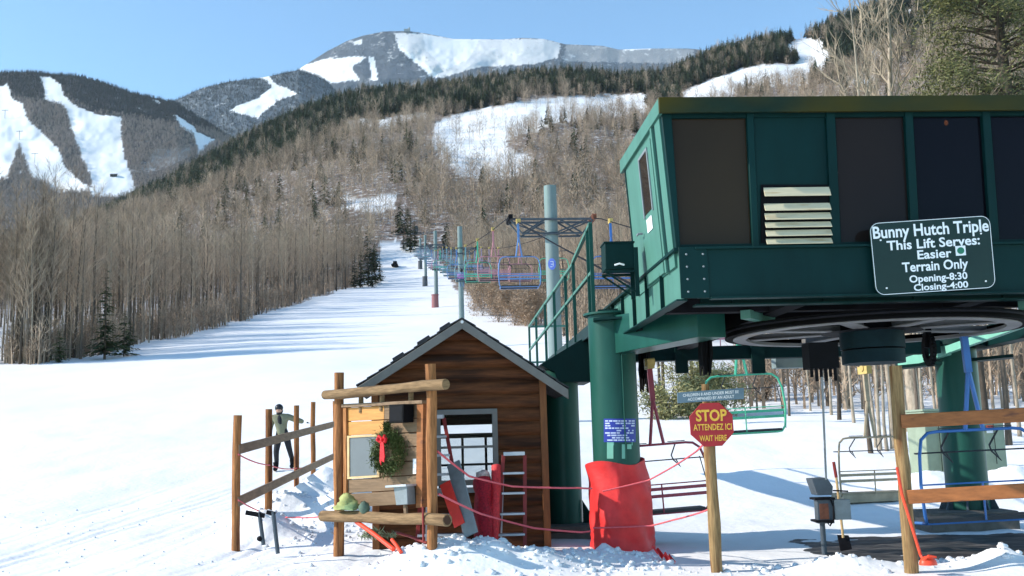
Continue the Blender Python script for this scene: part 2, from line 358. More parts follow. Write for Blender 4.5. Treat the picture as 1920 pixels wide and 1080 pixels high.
def in_forest(x, y):
    wob = (vn(y / 9, x * 0 + 2, 5) * 2 - 1) * 2.2
    left = (y > 101.5 + vn(x / 3, y * 0, 8) * 3) & (x < -46.5 + wob)
    right = x > np.interp(y, EDR_Y, EDR_X) + wob * 0.7
    return np.where(y < 385, left | right, True)
TRAILS_A = [
    [(815, 236), (850, 215), (900, 205), (950, 194), (1000, 188), (1080, 180), (1215, 176), (1215, 214), (1120, 222), (1040, 232), (985, 250), (950, 262), (950, 280), (970, 290), (1005, 290), (1000, 325), (930, 340), (870, 332), (826, 306), (812, 270)],
    [(1278, 172), (1330, 148), (1420, 124), (1505, 120), (1520, 158), (1430, 164), (1350, 188), (1285, 206)],
    [(1465, 92), (1500, 66), (1545, 78), (1562, 118), (1536, 142), (1488, 132), (1500, 104)],
    [(704, 505), (700, 492), (722, 468), (712, 452), (745, 448), (762, 470), (758, 505)],
    [(1615, 100), (1650, 92), (1660, 108), (1625, 116)], [(1690, 20), (1712, 14), (1706, 40)], [(1580, 150), (1640, 140), (1630, 158)],
    [(630, 366), (690, 372), (745, 360), (742, 388), (700, 398), (640, 392)], [(640, 230), (690, 222), (700, 236), (650, 244)], [(700, 226), (800, 206), (812, 216), (720, 240)]]
def grid_mesh(name, X, Y, Z, attrs, mats):
    nr, nc = X.shape
    me = bpy.data.meshes.new(name); n = nr * nc
    co = np.stack([X, Y, Z], -1).reshape(-1, 3).astype(np.float32)
    i = np.arange(nr - 1)[:, None] * nc + np.arange(nc - 1)[None]; i = i.ravel()
    q = np.stack([i, i + 1, i + nc + 1, i + nc], -1).astype(np.int32)
    me.vertices.add(n); me.vertices.foreach_set('co', co.ravel())
    me.loops.add(q.size); me.loops.foreach_set('vertex_index', q.ravel())
    me.polygons.add(len(q)); me.polygons.foreach_set('loop_start', np.arange(0, q.size, 4, dtype=np.int32))
    me.polygons.foreach_set('use_smooth', np.ones(len(q), bool))
    for k, a in attrs.items():
        at_ = me.attributes.new(k, 'FLOAT', 'POINT'); at_.data.foreach_set('value', a.astype(np.float32).ravel())
    for m in mats: me.materials.append(m)
    me.update(calc_edges=True); me.validate()
    return me
def ground_material(name, snow=(0.84, 0.835, 0.83), floor=(0.17, 0.125, 0.10), snowy=0.41, nscale=0.35, fine=True):
    m, t, b = newmat(name); L = t.links.new
    tc = t.nodes.new('ShaderNodeTexCoord')
    at_ = t.nodes.new('ShaderNodeAttribute'); at_.attribute_name = 'floor'
    n1 = t.nodes.new('ShaderNodeTexNoise'); n1.inputs['Scale'].default_value = nscale; n1.inputs['Detail'].default_value = 10; n1.inputs['Roughness'].default_value = 0.75
    L(tc.outputs['Object'], n1.inputs['Vector'])
    cr = t.nodes.new('ShaderNodeValToRGB'); cr.color_ramp.elements[0].position = snowy - 0.06; cr.color_ramp.elements[1].position = snowy + 0.08
    L(n1.outputs['Fac'], cr.inputs[0])
    mu = t.nodes.new('ShaderNodeMath'); mu.operation = 'MULTIPLY'; mu.use_clamp = True; L(at_.outputs['Fac'], mu.inputs[0]); L(cr.outputs[0], mu.inputs[1])
    sn = t.nodes.new('ShaderNodeTexNoise'); sn.inputs['Scale'].default_value = 0.8 if fine else 0.02; sn.inputs['Detail'].default_value = 8; L(tc.outputs['Object'], sn.inputs['Vector'])
    sr = t.nodes.new('ShaderNodeValToRGB'); sr.color_ramp.elements[0].color = (*[c * 0.94 for c in snow], 1); sr.color_ramp.elements[1].color = (*[min(0.9, c * 1.04) for c in snow], 1)
    L(sn.outputs['Fac'], sr.inputs[0]); out = sr.outputs[0]
    if fine:   # twigs and bark crumbs lying on the snow
        sp = t.nodes.new('ShaderNodeTexNoise'); sp.inputs['Scale'].default_value = 5.5; sp.inputs['Detail'].default_value = 3
        mp = t.nodes.new('ShaderNodeMapping'); mp.inputs['Scale'].default_value = (1, 2.2, 1); L(tc.outputs['Object'], mp.inputs[0]); L(mp.outputs[0], sp.inputs['Vector'])
        s2 = t.nodes.new('ShaderNodeValToRGB'); s2.color_ramp.elements[0].position = 0.765; s2.color_ramp.elements[1].position = 0.82; s2.color_ramp.elements[1].color = (0.6, 0.6, 0.6, 1)
        L(sp.outputs['Fac'], s2.inputs[0])
        mz = t.nodes.new('ShaderNodeMixRGB'); mz.inputs[2].default_value = (0.30, 0.26, 0.22, 1); L(s2.outputs[0], mz.inputs[0]); L(out, mz.inputs[1]); out = mz.outputs[0]
    mx = t.nodes.new('ShaderNodeMixRGB'); mx.inputs[2].default_value = (*floor, 1); L(mu.outputs[0], mx.inputs[0]); L(out, mx.inputs[1])
    L(mx.outputs[0], b.inputs['Base Color']); b.inputs['Roughness'].default_value = 0.75; b.inputs['Specular IOR Level'].default_value = 0.2
    if fine:
        bn = t.nodes.new('ShaderNodeTexNoise'); bn.inputs['Scale'].default_value = 9; bn.inputs['Detail'].default_value = 7; L(tc.outputs['Object'], bn.inputs['Vector'])
        bp = t.nodes.new('ShaderNodeBump'); bp.inputs['Strength'].default_value = 0.5; bp.inputs['Distance'].default_value = 0.03; L(bn.outputs['Fac'], bp.inputs['Height']); L(bp.outputs[0], b.inputs['Normal'])
    return m
rows = np.concatenate([np.linspace(-40, 8, 24), np.arange(8.4, 24, 0.07), 24 * 1.0135 ** np.arange(0, 305)])
cols = np.linspace(-0.72, 0.72, 780)
Yg = np.repeat(rows[:, None], len(cols), 1); Xg = cols[None] * (np.maximum(Yg, 8) + 10) * np.where(Yg < 8, 1 + (8 - Yg) / 12, 1)
Zg = height(Xg, Yg)
Ug, Vg = proj(Xg, np.maximum(Yg, 1), Zg)
fl = in_forest(Xg, Yg).astype(float) * np.where(Yg < 60, 0.0, 1) * (0.25 + 0.75 * smooth(Yg, 90, 330))
ju, jv = Ug + fbm(Xg / 14, Yg / 14, 41, 3) * 9, Vg + fbm(Xg / 14, Yg / 14, 45, 3) * 6
TM = np.zeros(Xg.shape, bool)
for p in TRAILS_A: TM |= pip(ju, jv, p) & (Yg > 300)
fl[TM] = 0
ground = bpy.data.objects.new('snow_ground', grid_mesh('snow_ground', Xg, Yg, Zg, {'floor': fl}, [ground_material('snow_and_forest_floor')])); COL.objects.link(ground)
tag(ground, kind='structure')

def interp_poly(tab):
    a = np.array(tab, float); return lambda u: np.interp(u, a[:, 0], a[:, 1])
class Hill:
    """a far hillside: skyline curve, foot row, foot and crest distances"""
    def __init__(s, name, top, foot, d0, d1, u0, u1, trails, floor, snowy, relief, nscale, du=3.0, nv=110):
        s.top = interp_poly(top); s.foot = foot; s.d0 = d0; s.d1 = d1; s.relief = relief; s.u0 = u0; s.u1 = u1; s.trails = trails
        us = np.arange(u0, u1 + du, du); ss = np.linspace(0, 1, nv)
        U = np.repeat(us[None], nv, 0); S = np.repeat(ss[:, None], len(us), 1)
        X, Y, Z = s.pos(U, S); Vv = s.vof(U, S)
        m = s.mask(U, Vv)
        # back side, running down behind the crest
        Xb, Yb, Zb = X[-1:], Y[-1:], Z[-1:]
        X = np.concatenate([X, Xb * 1.06, Xb * 1.25]); Y = np.concatenate([Y, Yb * 1.06, Yb * 1.25]); Z = np.concatenate([Z, Zb * 0.97, Zb * 0.3])
        m = np.concatenate([m, m[-1:], m[-1:]])
        o = bpy.data.objects.new(name, grid_mesh(name, X, Y, Z, {'floor': 1 - m}, [ground_material(name + '_cover', floor=floor, snowy=snowy, nscale=nscale, fine=False)])); COL.objects.link(o)
        tag(o, kind='structure'); s.ob = o
    def vof(s, U, S): return s.foot + (s.top(U) - s.foot) * S
    def pos(s, U, S):
        Vv = s.vof(U, S)
        r = s.relief * fbm(U / 55, Vv / 40, 61, 4) * (1 - S ** 6)
        D = s.d0 + (s.d1 - s.d0) * S + r
        a = (U - 960) / FPX; b = (540 - Vv) / FPX
        x = RT.x * a + UP.x * b + F_.x; y = RT.y * a + UP.y * b + F_.y; z = RT.z * a + UP.z * b + F_.z
        return x / y * D, D, EYE + z / y * D
    def mask(s, U, Vv):
        m = np.zeros(U.shape)
        ju = U + fbm(U / 9, Vv / 9, 71, 3) * 1.5 + fbm(U / 2.6, Vv / 2.6, 77, 2) * 3.2; jv = Vv + fbm(U / 9, Vv / 9, 75, 3) * 1.2 + fbm(U / 2.6, Vv / 2.6, 79, 2) * 2.2
        for p, q in s.trails: m = np.maximum(m, pip(ju, jv, p) * q)
        return m
HILLB = Hill('wooded_hill', [(-400, 190), (-100, 140), (0, 136), (60, 135), (100, 139), (150, 143), (200, 157), (250, 175), (300, 186), (330, 193), (410, 243), (480, 290), (600, 360)], 430, 1500, 2050, -300, 520, [
    ([(-60, 175), (0, 162), (15, 156), (22, 183), (42, 195), (52, 225), (80, 250), (110, 280), (122, 312), (150, 340), (178, 357), (110, 362), (60, 332), (36, 272), (28, 290), (14, 335), (-60, 340)], 1),
    ([(74, 143), (95, 145), (115, 160), (120, 180), (140, 197), (165, 208), (185, 215), (227, 218), (228, 260), (238, 310), (252, 345), (252, 372), (170, 368), (172, 340), (160, 310), (140, 260), (125, 210), (115, 195), (85, 188), (82, 165)], 1),
    ([(324, 212), (340, 222), (365, 238), (368, 247), (404, 262), (372, 288), (362, 252), (340, 240)], 1), ([(285, 186), (297, 188), (303, 195), (295, 194)], 1),
    ([(290, 280), (360, 276), (350, 296), (300, 320), (270, 318)], 0.4)], (0.085, 0.072, 0.066), 0.33, 20, 0.02)
HILLC = Hill('frosted_hill', [(250, 215), (330, 188), (380, 165), (430, 153), (480, 147), (510, 142), (560, 131), (610, 150), (660, 200), (720, 290)], 330, 2500, 3000, 270, 720, [
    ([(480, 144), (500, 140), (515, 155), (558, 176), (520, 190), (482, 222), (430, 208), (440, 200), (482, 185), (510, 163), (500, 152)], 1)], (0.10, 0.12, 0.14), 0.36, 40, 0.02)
MOUNT = Hill('snowy_mountain', [(400, 240), (500, 170), (560, 130), (610, 98), (650, 77), (680, 67), (720, 59), (765, 58), (800, 63), (850, 73), (940, 74), (980, 71), (1020, 73), (1060, 83), (1130, 86), (1160, 93), (1220, 91), (1290, 91), (1400, 100), (1600, 120)], 320, 3500, 4400, 440, 1560, [
    ([(555, 128), (612, 110), (690, 105), (672, 118), (660, 125), (674, 150), (620, 156), (598, 140)], 1), ([(690, 106), (700, 106), (711, 152), (700, 152)], 1),
    ([(738, 62), (792, 62), (850, 72), (940, 73), (1022, 72), (1052, 84), (1046, 108), (1000, 120), (900, 126), (870, 134), (828, 146), (800, 124), (765, 98), (745, 80)], 0.72),
    ([(792, 64), (850, 72), (900, 73), (880, 110), (838, 130), (800, 96)], 0.92), ([(745, 80), (765, 98), (800, 124), (828, 146), (810, 146), (780, 118), (748, 92)], 1), ([(1165, 89), (1222, 89), (1218, 93), (1170, 94)], 1),
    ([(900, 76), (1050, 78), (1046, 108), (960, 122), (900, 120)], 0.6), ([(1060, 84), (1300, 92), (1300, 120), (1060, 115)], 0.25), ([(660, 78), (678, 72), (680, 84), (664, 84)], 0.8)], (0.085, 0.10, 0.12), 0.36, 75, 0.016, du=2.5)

# ------------------------------------------------------------------ trees
def bare_tree(seed, H, r0, nb=34, low_b=0.30, fork=False, twigs=4, twr=0.021, bend=0.35):
    rn = random.Random(seed); T = MB(); C = MB(); k = 9; pts = []; rad = []; x = y = 0; ax = rn.uniform(-1, 1) * bend; ay = rn.uniform(-1, 1) * bend
    for i in range(k + 1):
        f = i / k; x = ax * f * f * 2 + rn.uniform(-.06, .06) * H / 18; y = ay * f * f * 2 + rn.uniform(-.06, .06) * H / 18
        pts.append(V(x, y, -0.4 + (H * 0.97 + 0.4) * f)); rad.append(max(0.012, r0 * (1 - f) ** 0.85 * (1.25 if i == 0 else 1)))
    T.tube(pts, rad, 7)
    def along(f):
        f *= k; i = min(int(f), k - 1); return pts[i].lerp(pts[i + 1], f - i), rad[i] + (rad[i + 1] - rad[i]) * (f - i)
    az = rn.uniform(0, 6)
    def twig(p, d, L, wd):
        s = d.orthogonal().normalized(); s.rotate(Matrix.Rotation(rn.uniform(0, 6.3), 3, d)); m = p + d * L * .5 + s * L * .06
        C.add([p - s * wd, p + s * wd, m + s * wd * .7, m - s * wd * .7, p + d * L], [(0, 1, 2, 3), (3, 2, 4)])
    for b in range(nb):
        f = low_b + (0.97 - low_b) * (b + rn.random()) / nb; p, r = along(f); az += 2.4 + rn.uniform(-.5, .5)
        L = ((1 - f) * 0.30 + 0.05) * H * rn.uniform(.6, 1.2) * min(1, (f - low_b) / .22 + .42); el = R(rn.uniform(32, 66)); d = V(math.cos(az) * math.cos(el), math.sin(az) * math.cos(el), math.sin(el))
        bp = [p]; br = [max(0.014, r * rn.uniform(.35, .6))]; n = 4
        for i in range(n):
            d = (d + V(rn.uniform(-.22, .22), rn.uniform(-.22, .22), rn.uniform(0, .28))).normalized(); bp.append(bp[-1] + d * L / n); br.append(max(0.007, br[0] * (1 - (i + 1) / n)))
        C.tube(bp, br, 4 if br[0] > .03 else 3, cap=False)
        for q in range(max(2, int(2 + L * 1.1))):
            g = rn.uniform(.15, 1) * n; i = min(int(g), n - 1); sp = bp[i].lerp(bp[i + 1], g - i)
            sd = ((bp[i + 1] - bp[i]).normalized() + V(rn.uniform(-.8, .8), rn.uniform(-.8, .8), rn.uniform(-.2, .6))).normalized(); sl = L * rn.uniform(.22, .5)
            sm = sp + sd * sl * .5; se = sm + (sd + V(0, 0, .25)).normalized() * sl * .5
            C.tube([sp, sm, se], [twr * .8, twr * .55, twr * .25], 3, cap=False)
            for z in range(twigs):
                h = rn.uniform(.1, 1); tp = sp.lerp(se, h); td = (sd + V(rn.uniform(-.9, .9), rn.uniform(-.9, .9), rn.uniform(-.1, .8))).normalized()
                twig(tp, td, rn.uniform(.5, 1.3) * H / 18, twr * .45)
    return T, C
def far_bare(seed, H, n=70, w=0.075):
    rn = random.Random(seed); C = MB(); C.tube([V(0, 0, -.5), V(rn.uniform(-.2, .2), 0, H * .5), V(rn.uniform(-.4, .4), 0, H)], [.11, .07, .015], 3, cap=False)
    for b in range(n):
        f = .22 + .74 * b / n; a = rn.uniform(0, 6.3); el = R(rn.uniform(20, 75)); d = V(math.cos(a) * math.cos(el), math.sin(a) * math.cos(el), math.sin(el)); L = (.08 + .16 * math.sin(min(1, (1 - f) * 2.2) * 1.57)) * H * rn.uniform(.6, 1.3)
        p = V(rn.uniform(-.15, .15), 0, f * H * .96); o = d.orthogonal().normalized(); o.rotate(Matrix.Rotation(rn.uniform(0, 6.3), 3, d)); p += V(math.cos(a), math.sin(a), 0) * rn.uniform(0, .17) * H * (.35 + .65 * math.sin(min(1, (1 - f) * 1.8) * 1.57))
        C.add([p - o * w, p + o * w, p + d * L], [(0, 1, 2)])
    return C
def conifer(seed, H, W, layers=16, per=9, lw=0.32, droop=0.25):
    rn = random.Random(seed); T = MB(); C = MB(); T.tube([V(0, 0, -.4), V(0, 0, H)], [H * .014, .02], 6)
    for l in range(layers):
        f = (l + rn.random() * .8) / layers; z = H * (.06 + .93 * f); rr = W * (1 - f) ** .8 * rn.uniform(.75, 1.15) + .12
        for b in range(max(4, int(per * (1 - f * .5)))):
            a = rn.uniform(0, 6.3); d = V(math.cos(a), math.sin(a), rn.uniform(-droop, .12)); L = rr * rn.uniform(.6, 1.1); s = V(-math.sin(a), math.cos(a), 0); st = V(0, 0, z + rn.uniform(-.3, .3))
            nseg = 3
            for q in range(nseg):
                c0 = st + d * L * (q / nseg); c1 = st + d * L * ((q + 1.25) / nseg); wv = lw * L * (.75 - .2 * q) * rn.uniform(.6, 1.2); up = V(0, 0, rn.uniform(-.25, .25)) * wv
                C.add([c0, (c0 + c1) / 2 + s * wv + up, c1 - V(0, 0, .1 * L), (c0 + c1) / 2 - s * wv - up], [(0, 1, 2, 3)])
    return T, C
def far_conifer(seed, H, W, n=90):
    rn = random.Random(seed); C = MB(); C.tube([V(0, 0, -.5), V(0, 0, H)], [.15, .02], 3, cap=False)
    for b in range(n):
        f = rn.random() ** 1.25; a = rn.uniform(0, 6.3); z = H * (.08 + .9 * f); L = W * (1 - f) ** .85 * rn.uniform(.6, 1.15) + .15; d = V(math.cos(a), math.sin(a), -.25); s = V(-math.sin(a), math.cos(a), 0)
        C.add([V(0, 0, z + .2 * L), V(0, 0, z) + d * L + s * L * .28, V(0, 0, z - .3) + d * L * .95 - s * L * .28], [(0, 1, 2)])
    return C
def leafy(n, rx, ry, rz, size, seed, lumps=22, flat=0.0, asp=0.28):
    """leaf-sized faces in uneven clumps through an egg-shaped volume"""
    rn = random.Random(seed); C = MB(); cs = []
    for i in range(lumps):
        a, b, c = rn.gauss(0, .5), rn.gauss(0, .5), rn.uniform(.1, 1); q = 1.05 - abs(c - .45); cs.append(V(a * rx * q, b * ry * q, c * rz))
    for i in range(n):
        c = rn.choice(cs); p = c + V(rn.gauss(0, .2) * rx, rn.gauss(0, .2) * ry, rn.gauss(0, .13) * rz)
        if p.z < 0.02: p.z = rn.uniform(.02, .3 * rz)
        d = V(rn.gauss(0, 1), rn.gauss(0, 1), rn.gauss(0, 1) * (1 - flat)).normalized(); o = d.orthogonal().normalized(); s = size * rn.uniform(.6, 1.4)
        C.add([p - o * s * asp * .5, p + o * s * asp * .5, p + d * s], [(0, 1, 2)])
    return C
def scatter(name, pts, scl, variants, mats_label, kind='stuff', label=None, cat=None, group=None):
    n = len(pts); me = bpy.data.meshes.new(name); me.vertices.add(n); me.vertices.foreach_set('co', np.asarray(pts, np.float32).ravel())
    rn = np.random.RandomState(len(name) + n)
    for k, ty, d in (('scl', 'FLOAT', np.asarray(scl, np.float32)), ('rot', 'FLOAT', rn.uniform(0, 6.283, n).astype(np.float32)), ('idx', 'INT', rn.randint(0, len(variants), n).astype(np.int32))):
        a = me.attributes.new(k, ty, 'POINT'); a.data.foreach_set('value', d)
    o = bpy.data.objects.new(name, me); COL.objects.link(o); tag(o, label, cat, group, kind)
    src = bpy.data.collections.new(name + '_sources')
    for v in variants: src.objects.link(v)
    ng = bpy.data.node_groups.new(name, 'GeometryNodeTree'); N = ng.nodes.new; L = ng.links.new
    ng.interface.new_socket('Geometry', in_out='INPUT', socket_type='NodeSocketGeometry'); ng.interface.new_socket('Geometry', in_out='OUTPUT', socket_type='NodeSocketGeometry')
    gi = N('NodeGroupInput'); go = N('NodeGroupOutput'); ci = N('GeometryNodeCollectionInfo'); ci.inputs['Collection'].default_value = src
    ci.inputs['Separate Children'].default_value = True; ci.inputs['Reset Children'].default_value = True
    ip = N('GeometryNodeInstanceOnPoints'); ip.inputs['Pick Instance'].default_value = True
    def na(nm, ty):
        a = N('GeometryNodeInputNamedAttribute'); a.data_type = ty; a.inputs['Name'].default_value = nm; return a.outputs['Attribute']
    cx = N('ShaderNodeCombineXYZ'); L(na('rot', 'FLOAT'), cx.inputs[2])
    L(gi.outputs[0], ip.inputs['Points']); L(ci.outputs[0], ip.inputs['Instance']); L(na('idx', 'INT'), ip.inputs['Instance Index']); L(cx.outputs[0], ip.inputs['Rotation']); L(na('scl', 'FLOAT'), ip.inputs['Scale'])
    L(ip.outputs[0], go.inputs[0])
    md = o.modifiers.new('planting', 'NODES'); md.node_group = ng
    return o
def loose(mb, name, mats, smooth=0):
    return bpy.data.objects.new(name, mb.mesh(name, mats, None, smooth))
def joined(T, C):
    T.m = 0; m = MB(); m.v = list(T.v); m.f = list(T.f); m.mi = [0] * len(T.f); o = len(m.v); m.v += C.v; m.f += [tuple(i + o for i in f) for f in C.f]; m.mi += [1] * len(C.f); return m

# ---- individual bare trees: one of each build with trunk and crown, then copies
BT = [bare_tree(11 + i, H, r, nb=nb) for i, (H, r, nb) in enumerate(((18, .15, 38), (20, .18, 42), (16, .11, 32), (19, .13, 36), (17, .19, 40)))]
BTM = [(T.mesh('trunk', BARK, None, 60), C.mesh('crown', TWIG)) for T, C in BT]
PB = [bare_tree(41 + i, H, r, nb=20, low_b=.45) for i, (H, r) in enumerate(((17, .10), (15, .085)))]
PBM = [(T.mesh('trunk', PALEB, None, 60), C.mesh('crown', PALET)) for T, C in PB]
def put_tree(ms, x, y, s, label, group, name='bare_tree', cat='tree', rz=None, z=None, tilt=0):
    e = empty(name, (x, y, gz(x, y) if z is None else z), label, cat, group); e.scale = (s, s, s); e.rotation_euler = (tilt, 0, random.uniform(0, 6.28) if rz is None else rz)
    for nm, me in zip(('trunk', 'crown'), ms):
        o = bpy.data.objects.new(nm, me); COL.objects.link(o); o.parent = e
    return e
NEARPT = []
GLEFT = 'bare trees along the left edge of the slope'
for i in range(175):
    if i < 34: y = 103 + 2.5 * random.random() + i * 0.12; x = -47.5 - random.random() * 13
    else:
        y = 104 + (random.random() ** 1.5) * 215; x = -47.5 - abs(random.gauss(0, 1)) * (3.5 + (y - 100) * 0.055)
    if i >= 34 and i < 90: x = -45.6 - random.random() ** .7 * 4
    pale = random.random() < 0.24; s = random.uniform(.78, 1.12)
    ms = random.choice(PBM if pale else BTM)
    put_tree(ms, x, y, s, 'slender pale grey barked bare tree among the browner trees left of the slope' if pale else 'tall leafless brown tree in the wood at the left edge of the ski slope', 'pale bare trees left of the slope' if pale else GLEFT)
    NEARPT.append((x, y))
for i in range(62):
    y = 118 + random.random() ** 1.2 * 200; x = float(np.interp(y, EDR_Y, EDR_X)) + 1 + abs(random.gauss(0, 1)) * (4 + y * .04); pale = random.random() < .2
    put_tree(random.choice(PBM if pale else BTM), x, y, random.uniform(.75, 1.05), 'leafless pale trunked tree behind the lift towers on the right side of the slope' if pale else 'leafless brown tree behind the lift towers on the right side of the slope', 'pale bare trees right of the slope' if pale else 'brown bare trees right of the slope')
    NEARPT.append((x, y))
# trees behind the station: slim trunks seen under its deck
for u, d, s in ((1632, 30, .62), (1643, 31.5, .6), (1652, 31, .6), (1662, 30.5, .62), (1676, 31, .95), (1735, 33, .66), (1757, 33.5, .64), (1700, 36, .68), (1722, 38, .66), (1850, 31, .6), (1893, 30.5, .6), (1912, 33, .64), (1600, 40, .62), (1575, 42, .6), (1560, 44, .6), (1520, 46, .55), (1480, 44, .5)):
    p = ground_at(u, d); put_tree(random.choice(PBM if random.random() < .6 else BTM), p.x, p.y, s, 'bare tree with slim trunk standing just behind the green lift station', 'slim bare trees behind the station')
for i in range(24):
    y = random.uniform(47, 75); u = random.uniform(1230, 1790); x = at(u, 700, y).x; lim = 0.6 if u < 1500 else 1.0
    put_tree(random.choice(BTM), x, y, random.uniform(.38, .6) if u < 1520 else random.uniform(.42, .6), 'leafless tree in the wood edge beyond the loading area behind the station', 'bare trees beyond the loading area')
big = bare_tree(91, 21, .26, nb=34, low_b=.3, twigs=6, twr=.03); bigm = (big[0].mesh('trunk', PALEB, None, 60), big[1].mesh('crown', PALET))
p = ground_at(1715, 42); put_tree(bigm, p.x, p.y, 1.0, 'big pale branching bare tree rising above the station roof beside the pine', None, rz=1.0)
p = ground_at(1590, 47); put_tree(bigm, p.x, p.y, .72, 'wide bare tree with spreading twigs above the middle of the station roof', None, rz=3.6)
# ---- the rest of the woods
def world_pts(n, y0, y1, tmax=.6):
    y = np.sqrt(NR.uniform(y0 ** 2, y1 ** 2, n)); x = NR.uniform(-tmax, tmax, n) * y; return x, y
def masked(x, y, trails=TRAILS_A):
    z = height(x, y, False); u, v = proj(x, y, z); ju = u + fbm(x / 14, y / 14, 41, 3) * 9; jv = v + fbm(x / 14, y / 14, 45, 3) * 6; m = np.zeros(x.shape, bool)
    for p in trails: m |= pip(ju, jv, p)
    return z, u, v, m
BTS = [loose(joined(T, C), 'bare_tree_source', [BARK, TWIG]) for T, C in BT[:4]] + [loose(joined(*PB[0]), 'bare_tree_source', [PALEB, PALET])]
x, y = world_pts(3400, 106, 340); ok = in_forest(x, y) & ((x < -50) | (x > np.interp(y, EDR_Y, EDR_X) + 2)) & ((x < 0) | (y > 100)); x, y = x[ok], y[ok]; z, u, v, m = masked(x, y); ok = ~m; x, y, z = x[ok], y[ok], z[ok]
scatter('bare_woods', np.stack([x, y, z], 1), NR.uniform(.6, 1.0, len(x)), BTS, None, label='dense leafless brown woods behind the first rows of trees beside the slope', cat='woods')
FB = [loose(far_bare(101 + i, H, 80, .07), 'far_bare_tree_source', [HTWIG]) for i, H in enumerate((15, 13, 17, 14))]
x, y = world_pts(26000, 325, 985); ok = in_forest(x, y); x, y = x[ok], y[ok]; z, u, v, m = masked(x, y)
vc = np.interp(u, CRU, CRV); band = np.interp(u, [200, 300, 400, 500, 600, 700, 800, 1000, 1150, 1200, 1250, 1480, 1560, 2000], [24, 40, 76, 86, 78, 62, 54, 52, 44, 40, 72, 72, 95, 110])
con = (v < vc + band * (0.55 + .7 * vn(x / 40, y / 40, 81))) & (NR.rand(len(x)) < .8) | (NR.rand(len(x)) < .03)
sparse = NR.rand(len(x)) > 0.06 + 0.5 * smooth(fbm(x / 70, y / 70, 91, 3), -.08, .22) + 0.0
ok = ~m & (sparse | con) | (NR.rand(len(x)) < .09) & (x > -60); b = ok & ~con; c = ok & con
scatter('hillside_bare_woods', np.stack([x[b], y[b], z[b]], 1), NR.uniform(.65, 1.15, b.sum()), FB, None, label='leafless brown woods covering the steep hillside above the lift', cat='woods')
FC = [loose(far_conifer(131 + i, H, W, 100), 'far_conifer_source', [CONIF]) for i, (H, W) in enumerate(((13, 3.1), (11, 2.7), (15, 3.6)))]
xc = np.concatenate([x[c], x[c] + NR.normal(0, 6, c.sum())]); yc_ = np.concatenate([y[c], y[c] + NR.normal(0, 8, c.sum())]); zc_, _u, _v, m_ = masked(xc, yc_); xc, yc_, zc_ = xc[~m_], yc_[~m_], zc_[~m_]
scatter('hillside_evergreen_woods', np.stack([xc, yc_, zc_], 1), NR.uniform(.5, 1.15, len(xc)), FC, None, label='dark evergreen woods along the crest of the nearer hillside', cat='woods')
UG = [loose(far_bare(121 + i, H, 46, .035), 'sapling_source', [TWIG]) for i, H in enumerate((3.2, 4.5, 2.4))]
y = 101 + NR.rand(2000) ** 1.4 * 240; x = -45.8 - np.abs(NR.normal(0, 1, 2000)) * (3 + (y - 100) * .04); z = height(x, y, False); ok = in_forest(x - .8, y)
scatter('edge_saplings', np.stack([x[ok], y[ok], z[ok]], 1), NR.uniform(.5, 1.2, ok.sum()), UG, None, label='thin saplings and brush under the trees on the left of the slope', cat='brush')
y = 108 + NR.rand(1300) ** 1.2 * 260; x = np.interp(y, EDR_Y, EDR_X) + np.abs(NR.normal(0, 1, 1300)) * (4 + y * .04); z = height(x, y, False); ok = in_forest(x, y)
scatter('right_edge_saplings', np.stack([x[ok], y[ok], z[ok]], 1), NR.uniform(.6, 1.4, ok.sum()), UG, None, label='thin saplings and brush under the trees on the right of the slope', cat='brush')
y = NR.uniform(44, 78, 420); x = np.array([at(u, 700, yy).x for u, yy in zip(NR.uniform(1380, 1990, 420), y)]); z = height(x, y, False); ok = ~((x < 12.5) & (y < 47))
scatter('wood_edge_brush', np.stack([x[ok], y[ok], z[ok]], 1), NR.uniform(.35, 1.1, ok.sum()), UG, None, label='tangled leafless brush on the snow beyond the loading area', cat='brush')
# far hills
def hill_pts(h, n, umin, umax):
    U = NR.uniform(umin, umax, n); S = 1 - NR.rand(n) ** 1.25 * .95; Vv = h.vof(U, S); mk = h.mask(U, Vv); X, Y, Z = h.pos(U, S); return U, Vv, S, np.stack([X, Y, Z], 1), mk
HB = [loose(far_bare(151 + i, H, 40, .16), 'hill_bare_tree_source', [FTWIG]) for i, H in enumerate((9.5, 8))]
HC = [loose(far_conifer(161 + i, H, W, 36), 'hill_conifer_source', [FCON]) for i, (H, W) in enumerate(((10, 2.2), (7.5, 1.9)))]
FR = [loose(far_conifer(171 + i, H, W, 30), 'frosted_conifer_source', [FROST]) for i, (H, W) in enumerate(((11, 2.6), (8, 2.2)))]
U, Vv, S, P, mk = hill_pts(HILLB, 27000, -60, 470)
cl = np.interp(U, [-60, 40, 60, 85, 125, 180, 230, 330, 400, 470], [190, 182, 190, 195, 185, 212, 217, 232, 246, 270]) + NR.uniform(-5, 5, len(U))
ok = mk < .5; a = ok & (Vv < cl); b = ok & ~a
scatter('hill_evergreen_woods', P[a], NR.uniform(.6, 1.05, a.sum()), HC, None, label='dark evergreen woods along the top of the hill with two white ski runs', cat='woods')
scatter('hill_bare_woods', P[b], NR.uniform(.6, 1.05, b.sum()), HB, None, label='grey brown leafless woods between the white runs of the far hill', cat='woods')
U, Vv, S, P, mk = hill_pts(HILLC, 9000, 300, 720); ok = mk < .5
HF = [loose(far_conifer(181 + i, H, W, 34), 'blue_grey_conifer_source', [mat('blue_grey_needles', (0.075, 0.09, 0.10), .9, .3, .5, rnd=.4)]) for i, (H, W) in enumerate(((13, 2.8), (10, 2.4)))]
scatter('frosted_hill_woods', P[ok], NR.uniform(.6, 1.05, ok.sum()), HF, None, label='blue grey frosted woods around the curved run of the middle hill', cat='woods')
